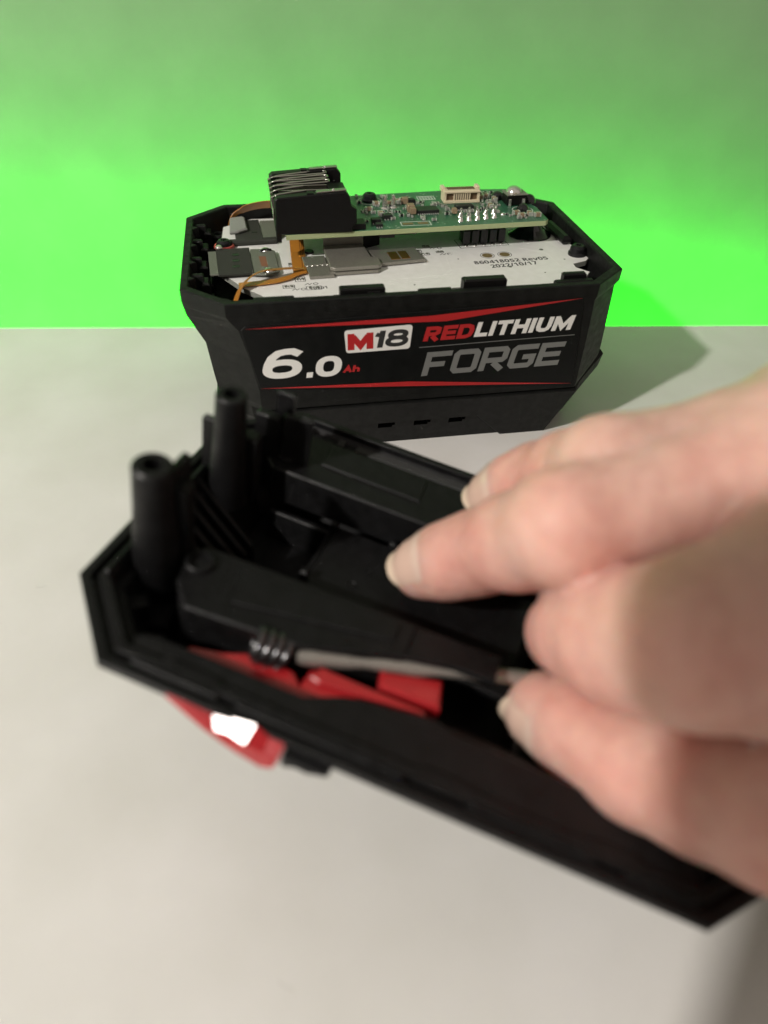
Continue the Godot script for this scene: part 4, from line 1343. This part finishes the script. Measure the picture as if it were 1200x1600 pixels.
func latch(t: Node3D) -> void:
	var R: Material = M["latch_red"]
	var Y := -4.6
	# slider body inside, along the near wall
	var a := MB.new()
	a.prism(P2([-42.0, 29.0, -36.0, 27.6, -31.4, 25.4, -27.0, 25.0, -22.6, 25.6, -20.6, 27.6, -20.2, 24.0, -18.0, 22.2, -16.0, 22.6, 2.0, 22.6, 2.4, 26.4, -15.0, 29.0, -19.4, 33.6, -42.0, 33.6]), Y - 5.0, Y, 0.5)
	var body := part("release_latch", a, R, t)
	var b := MB.new()
	b.prism(P2([-8.4, 18.6, 3.0, 15.4, 4.2, 21.4, -7.6, 22.0]), Y - 4.0, Y + 0.6, 0.5)
	part("latch_block", b, R, body)
	b = MB.new()
	b.box(Vector3(-11.0, -5.2, 14.2), Vector3(5.0, 1.2, 2.0), 0.3, Basis(Vector3.UP, 0.15))
	part("latch_block", b, R, body)
	b = MB.new()
	b.prism(P2([-18.4, 23.4, 1.6, 23.6, 1.8, 24.6, -17.6, 26.6, -19.4, 26.2]), Y, Y + 1.3, 0.3)
	part("latch_rib", b, R, body)
	# the button outside, below the rim: flat facet, curved skirt
	var o := MB.new()
	var top := PackedVector3Array([Vector3(-38.9, -0.5, 41.5), Vector3(-30.5, -0.85, 41.1), Vector3(-27.8, -0.22, 41.1), Vector3(-22.8, 0.95, 41.1), Vector3(-20, -0.3, 41.5), Vector3(-17.4, -0.3, 41.5)])
	var mid := PackedVector3Array([Vector3(-38.8, -0.7, 41.75), Vector3(-29.0, -2.0, 43.2), Vector3(-26.6, -1.35, 43.1), Vector3(-23.4, -1.1, 43.8), Vector3(-20, -1.9, 43.6), Vector3(-17.5, -1.7, 43.4)])
	var low := PackedVector3Array([Vector3(-38.8, -0.9, 41.9), Vector3(-31.0, -2.6, 43.5), Vector3(-27.4, -3.0, 44.1), Vector3(-24.0, -3.4, 44.6), Vector3(-20, -4.3, 44.7), Vector3(-18.0, -3.6, 44.5)])
	var bot := PackedVector3Array([Vector3(-38.8, -4.0, 38.0), Vector3(-31.6, -8.0, 37.0), Vector3(-27.6, -9.6, 37.0), Vector3(-24.4, -11.0, 37.0), Vector3(-20.0, -12.0, 37.0), Vector3(-17.6, -11.0, 37.0)])
	var rows := [top, mid, low, bot]
	for k in 3:
		for i in 5:
			o.quad(rows[k][i], rows[k + 1][i], rows[k + 1][i + 1], rows[k][i + 1])
	o.quad(top[5], mid[5], low[5], bot[5])
	part("latch_button", o, R, body)
	# grey shoulder of the shell beside the button
	var g := MB.new()
	var F := Transform3D(Basis(Vector3(1, 0, 0), Vector3(0, 0, 1), Vector3(0, 1, 0)), Vector3.ZERO)
	g.prism(P2([-17.2, -1.7, -17.2, -4.6, -15.9, -4.2, -14.6, -3.4, -12.2, -3.5, -10.4, -2.4, -9.0, -1.7]), 37.0, 43.2, 0.4, F)
	part("button_guard", g, M["lid_plastic"], t)
	# coil spring of the latch
	var c := MB.new()
	var pth := PackedVector3Array()
	var ax := Vector3(0.86, -0.38, -0.34).normalized()
	var e1 := ax.cross(Vector3.UP).normalized()
	var e2 := e1.cross(ax)
	for i in 121:
		var u := i / 120.0
		var an := u * TAU * 3.7
		pth.append(Vector3(-31.2, -1.4, 25.4) + ax * u * 6.8 + (e1 * cos(an) + e2 * sin(an)) * 3.0)
	c.tube(pth, 0.72, 10)
	part("coil_spring", c, M["spring_steel"], t)

func pick() -> void:
	var o := thing("steel_pick", "thin brushed steel pick pinched between thumb and forefinger, tip at the spring", "hand tool")
	var L := Transform3D(Basis(Vector3(0.9349, -0.1608, 0.3164), Vector3(0.156, 0.9869, 0.0408), Vector3(-0.3188, 0.0112, 0.9477)).orthonormalized(), Vector3(0.01455643, 0.03506246, -0.09687444))
	o.transform = L
	var p := PackedVector3Array()
	var rad := PackedFloat32Array()
	for i in 33:
		var u := i / 32.0
		var a := Vector3(-23.2, -3.0, 23.4)
		var b := Vector3(18.5, -3.6, 7.6)
		var q := a.lerp(b, u)
		q.y += 0.12 * sin(u * 21.0) * (1.0 - u)
		q.z += 0.12 * sin(u * 13.0 + 1.0) * (1.0 - u)
		p.append(q)
		rad.append((0.85 if i == 0 else 1.0) + 0.10 * sin(u * 17.0) + 0.06 * sin(u * 41.0))
	for q in [Vector3(34, -2.0, 4.4), Vector3(60, 1.0, -2.0)]:
		p.append(q)
		rad.append(1.1)
	var m := MB.new()
	m.tube(p, 1.45, 14, Vector2.ONE, rad)
	part("shaft", m, M["steel"], o)

# ------------------------------------------------------------------ hand
var bones := []      # [finger, a, b, ra, rb]

func bone(f: int, a: Vector3, ra: float, b: Vector3, rb: float) -> void:
	bones.append([f, a, b, ra, rb, b - a, maxf((b - a).length_squared(), 1e-6)])

func chain(f: int, pts: Array) -> void:
	for i in pts.size() - 1:
		bone(f, pts[i][0], pts[i][1], pts[i + 1][0], pts[i + 1][1])

func smin(a: float, b: float, k: float) -> float:
	var h := maxf(k - absf(a - b), 0.0) / k
	return minf(a, b) - h * h * k * 0.25

func sdf(p: Vector3) -> float:
	var d := [1e3, 1e3, 1e3, 1e3, 1e3, 1e3]
	for b in bones:
		var t: float = clampf((p - b[1]).dot(b[5]) / b[6], 0.0, 1.0)
		var x: float = (p - b[1] - b[5] * t).length() - lerpf(b[3], b[4], t)
		var f: int = b[0]
		d[f] = smin(d[f], x, 2.5 if f < 5 else 9.0)
	var palm: float = d[5]
	var r := 1e3
	for f in 5:
		r = smin(r, smin(d[f], palm, 7.0), 1.2)
	return r

func grad(p: Vector3) -> Vector3:
	var e := 0.25
	return Vector3(sdf(p + Vector3(e, 0, 0)) - sdf(p - Vector3(e, 0, 0)), sdf(p + Vector3(0, e, 0)) - sdf(p - Vector3(0, e, 0)), sdf(p + Vector3(0, 0, e)) - sdf(p - Vector3(0, 0, e))).normalized()

func hand() -> void:
	# joints in millimetres of the room
	var tt := Vector3(31.3, 25.6, -78.8)
	var ti := Vector3(43.7, 31.7, -64.4)
	var tm := Vector3(58.8, 41.8, -52.7)
	var tc := Vector3(92.0, 49.8, -62.3)
	var it := Vector3(33.6, 42.0, -84.3)
	var idp := Vector3(37.0, 53.4, -75.0)
	var ip := Vector3(44.0, 65.5, -66.0)
	var im := Vector3(76.5, 68.0, -84.0)
	var mt := Vector3(8.5, 35.5, -106.1)
	var md := Vector3(18.8, 42.1, -104.1)
	var mp := Vector3(30.2, 62.6, -89.6)
	var mm := Vector3(71.5, 68.4, -99.8)
	var rt := Vector3(24.0, 41.9, -122.1)
	var rd := Vector3(32.1, 49.0, -119.3)
	var rp := Vector3(39.4, 65.2, -102.5)
	var rm := Vector3(81.5, 66.4, -113.6)
	var pt := Vector3(66.0, 36.9, -132.6)
	var pd := Vector3(69.1, 45.4, -127.7)
	var pp := Vector3(79.3, 50.8, -125.0)
	var pm := Vector3(97.8, 59.1, -123.3)
	var wr := Vector3(150.0, 56.0, -98.0)
	var el := Vector3(330.0, 70.0, -80.0)
	chain(0, [[tt, 7.6], [tt.lerp(ti, 0.35), 8.5], [ti.lerp(tt, 0.25), 8.8], [ti, 9.4], [ti.lerp(tm, 0.5), 10.7], [tm, 11.8], [tc, 15.0]])
	chain(1, [[it, 7.8], [it.lerp(idp, 0.45), 8.7], [idp, 8.9], [idp.lerp(ip, 0.5), 9.5], [ip, 10.4], [ip.lerp(im, 0.5), 10.8], [im, 13.0]])
	chain(2, [[mt, 6.6], [mt.lerp(md, 0.45), 7.7], [md, 8.3], [md.lerp(mp, 0.5), 8.9], [mp, 9.8], [mp.lerp(mm, 0.5), 10.2], [mm, 12.2]])
	chain(3, [[rt, 6.0], [rt.lerp(rd, 0.45), 7.2], [rd, 7.7], [rd.lerp(rp, 0.5), 8.4], [rp, 9.2], [rp.lerp(rm, 0.5), 9.6], [rm, 11.0]])
	chain(4, [[pt, 5.6], [pt.lerp(pd, 0.5), 6.3], [pd, 6.8], [pp, 7.8], [pm, 9.5]])
	for q in [[im, 13.0], [mm, 12.6], [rm, 12.0], [pm, 10.5], [tc, 15.5]]:
		bone(5, q[0], q[1], wr, 21.0)
	bone(5, im, 13.0, mm, 12.5)
	bone(5, im.lerp(ip, 0.3), 8.6, mm.lerp(mp, 0.22), 8.2)
	bone(5, mm, 12.5, rm, 12.0)
	bone(5, rm, 12.0, pm, 10.5)
	bone(5, tc, 14.0, im.lerp(wr, 0.3), 14.0)
	var low := Vector3(0.1, -3.2, 2.8)
	bone(1, idp + low, 7.6, ip + low, 9.6)
	bone(1, ip + low, 9.6, Vector3(65.0, 58.8, -65.3), 12.0)
	bone(1, Vector3(65.0, 58.8, -65.3), 12.0, im, 13.0)
	bone(5, im.lerp(wr, 0.15), 13.0, tm.lerp(tc, 0.4), 12.5)
	bone(5, wr + Vector3(0, 0, -9), 19.0, el + Vector3(0, 0, -14), 33.0)
	bone(5, wr + Vector3(0, 0, 9), 19.0, el + Vector3(0, 0, 14), 33.0)

	var root := thing("person", "bare right hand reaching in from the right, holding a steel pick", "person")
	root.position = wr * 0.001
	var m := MB.new()
	nets(m, Vector3(-6, 10, -150), Vector3(116, 96, -36), 1.5, wr, INF)
	nets(m, Vector3(108.0, -20, -190), Vector3(385, 130, 20), 4.5, wr, INF)
	part("hand", m, M["skin"], root)
	# nails: centre joint, direction to the tip, back of the finger, half width, length
	nail(root, wr, tt, (tt - ti).normalized(), Vector3(-0.34, -0.2, 0.97), 7.5, 6.6, 13.0)
	nail(root, wr, mt, (mt - md).normalized(), Vector3(-0.31, 0.94, 0.18), 6.6, 5.6, 11.0)
	nail(root, wr, rt, (rt - rd).normalized(), Vector3(-0.31, 0.94, 0.18), 6.0, 5.2, 10.5)

func nail(root: Node3D, org: Vector3, c: Vector3, d: Vector3, back: Vector3, r: float, hw: float, len: float) -> void:
	var up := (back - d * back.dot(d)).normalized()
	var side := d.cross(up).normalized()
	var m := MB.new()
	var nu := 14
	var nv := 12
	var P := []
	var C := []
	for j in nv + 1:
		var row := PackedVector3Array()
		var cr := PackedColorArray()
		var t := j / float(nv)
		for i in nu + 1:
			var u := i / float(nu) * 2.0 - 1.0
			var back_end := 1.0 - 0.18 * (1.0 - sqrt(maxf(0.0, 1.0 - u * u)))
			var front := r * 0.98 * sqrt(maxf(0.05, 1.0 - 0.42 * u * u))
			var along := lerpf(-len * back_end + r, front, t)
			var ang := u * 1.02
			var q := c + d * along + side * sin(ang) * hw * 1.15 + up * (cos(ang) * hw * 0.9)
			# settle on the flesh, a little proud of it
			for it in 4:
				q -= grad(q) * (sdf(q) - 0.16 * (1.0 - u * u * u * u) * smoothstep(0.0, 0.12, t) + 0.06) if along < r * 0.72 else Vector3.ZERO
			if along >= r * 0.72:
				var base := c + d * (r * 0.72) + side * sin(ang) * hw * 1.15 + up * (cos(ang) * hw * 0.9)
				for it in 4:
					base -= grad(base) * (sdf(base) - 0.16 * (1.0 - u * u * u * u) + 0.06)
				q = base + d * (along - r * 0.72) - up * (along - r * 0.72) * 0.18
			row.append(q - org)
			var edge := smoothstep(0.74, 0.84, t)
			var moon := 0.35 * (1.0 - smoothstep(0.10, 0.26, t + 0.08 * u * u))
			cr.append(Color(0.60, 0.42, 0.345).lerp(Color(0.64, 0.52, 0.44), moon).lerp(Color(0.67, 0.53, 0.41), edge))
		P.append(row)
		C.append(cr)
	for j in nv:
		for i in nu:
			m.ink = C[j][i]
			m.quad(P[j][i], P[j][i + 1], P[j + 1][i + 1], P[j + 1][i])
	# smooth the shading
	var sum := {}
	for i in m.v.size():
		var k := Vector3i((m.v[i] * 200.0).round())
		sum[k] = sum.get(k, Vector3.ZERO) + m.n[i]
	for i in m.v.size():
		m.n[i] = sum[Vector3i((m.v[i] * 200.0).round())].normalized()
	part("fingernail", m, M["nail"], root)

func nets(m: MB, lo: Vector3, hi: Vector3, cell: float, org: Vector3, _cut: float) -> void:
	var nx := int((hi.x - lo.x) / cell) + 1
	var ny := int((hi.y - lo.y) / cell) + 1
	var nz := int((hi.z - lo.z) / cell) + 1
	var val := PackedFloat32Array()
	val.resize(nx * ny * nz)
	val.fill(1e3)
	var B := 5
	var reach := cell * B * 0.95
	for bx in range(0, nx, B):
		for by in range(0, ny, B):
			for bz in range(0, nz, B):
				var mid := lo + Vector3(bx + B * 0.5, by + B * 0.5, bz + B * 0.5) * cell
				var dm := sdf(mid)
				var near := absf(dm) < reach + cell
				for x in range(bx, mini(bx + B, nx)):
					for y in range(by, mini(by + B, ny)):
						for z in range(bz, mini(bz + B, nz)):
							val[(x * ny + y) * nz + z] = sdf(lo + Vector3(x, y, z) * cell) if near else dm
	var at := {}
	var pts := PackedVector3Array()
	var nor := PackedVector3Array()
	var col := PackedColorArray()
	var fn := FastNoiseLite.new()
	fn.seed = 4
	fn.frequency = 0.045
	fn.fractal_octaves = 3
	var corners := [Vector3i(0, 0, 0), Vector3i(1, 0, 0), Vector3i(0, 1, 0), Vector3i(1, 1, 0), Vector3i(0, 0, 1), Vector3i(1, 0, 1), Vector3i(0, 1, 1), Vector3i(1, 1, 1)]
	for x in nx - 1:
		for y in ny - 1:
			var row := (x * ny + y) * nz
			for z in nz - 1:
				var i0 := row + z
				var s0 := val[i0] < 0.0
				if s0 == (val[i0 + 1] < 0.0) and s0 == (val[i0 + nz] < 0.0) and s0 == (val[i0 + nz + 1] < 0.0):
					var i1 := i0 + ny * nz
					if s0 == (val[i1] < 0.0) and s0 == (val[i1 + 1] < 0.0) and s0 == (val[i1 + nz] < 0.0) and s0 == (val[i1 + nz + 1] < 0.0):
						continue
				var acc := Vector3.ZERO
				var cnt := 0
				for a in 8:
					for bq in [1, 2, 4]:
						if a & bq:
							continue
						var ca: Vector3i = corners[a]
						var cb: Vector3i = corners[a | bq]
						var va := val[((x + ca.x) * ny + y + ca.y) * nz + z + ca.z]
						var vb := val[((x + cb.x) * ny + y + cb.y) * nz + z + cb.z]
						if (va < 0.0) != (vb < 0.0):
							acc += Vector3(ca).lerp(Vector3(cb), va / (va - vb))
							cnt += 1
				var p := lo + (Vector3(x, y, z) + acc / cnt) * cell
				var g := grad(p)
				p -= g * sdf(p)
				g = grad(p)
				at[i0] = pts.size()
				pts.append(p - org)
				nor.append(g)
				col.append(skin(p, fn))
	for key in at:
		var i0: int = key
		var z := i0 % nz
		var y := (i0 / nz) % ny
		var x := i0 / (ny * nz)
		if y > 0 and z > 0 and x < nx - 1 and (val[i0] < 0.0) != (val[i0 + ny * nz] < 0.0):
			face(m, at, pts, nor, col, [i0, i0 - nz, i0 - nz - 1, i0 - 1])
		if x > 0 and z > 0 and (val[i0] < 0.0) != (val[i0 + nz] < 0.0):
			face(m, at, pts, nor, col, [i0, i0 - 1, i0 - ny * nz - 1, i0 - ny * nz])
		if x > 0 and y > 0 and (val[i0] < 0.0) != (val[i0 + 1] < 0.0):
			face(m, at, pts, nor, col, [i0, i0 - ny * nz, i0 - ny * nz - nz, i0 - nz])

func face(m: MB, at: Dictionary, pts: PackedVector3Array, nor: PackedVector3Array, col: PackedColorArray, ids: Array) -> void:
	for i in ids:
		if not at.has(i):
			return
	var k := [at[ids[0]], at[ids[1]], at[ids[2]], at[ids[3]]]
	for tr in [[0, 1, 2], [0, 2, 3]]:
		var a: int = k[tr[0]]
		var b: int = k[tr[1]]
		var d: int = k[tr[2]]
		if (pts[d] - pts[a]).cross(pts[b] - pts[a]).dot(nor[a]) < 0.0:
			var t := b
			b = d
			d = t
		m.v.append(pts[a]); m.v.append(pts[b]); m.v.append(pts[d])
		m.n.append(nor[a]); m.n.append(nor[b]); m.n.append(nor[d])
		m.c.append(col[a]); m.c.append(col[b]); m.c.append(col[d])

func skin(p: Vector3, fn: FastNoiseLite) -> Color:
	# redder over the fingertips and knuckles, paler between, mottled
	var red := 0.0
	for b in bones:
		if b[0] < 5:
			red = maxf(red, exp(-(p - b[1]).length_squared() / 130.0) * (1.0 if b[3] < 9.2 or b[0] == 0 else 0.35))
	red = clampf(red * 0.85 + fn.get_noise_3dv(p) * 0.35, 0.0, 1.0)
	var c := Color(0.69, 0.455, 0.378).lerp(Color(0.67, 0.29, 0.245), red)
	var g := fn.get_noise_3dv(p * 3.0 + Vector3(50, 0, 0)) * 0.05
	return Color(c.r + g, c.g + g, c.b + g)
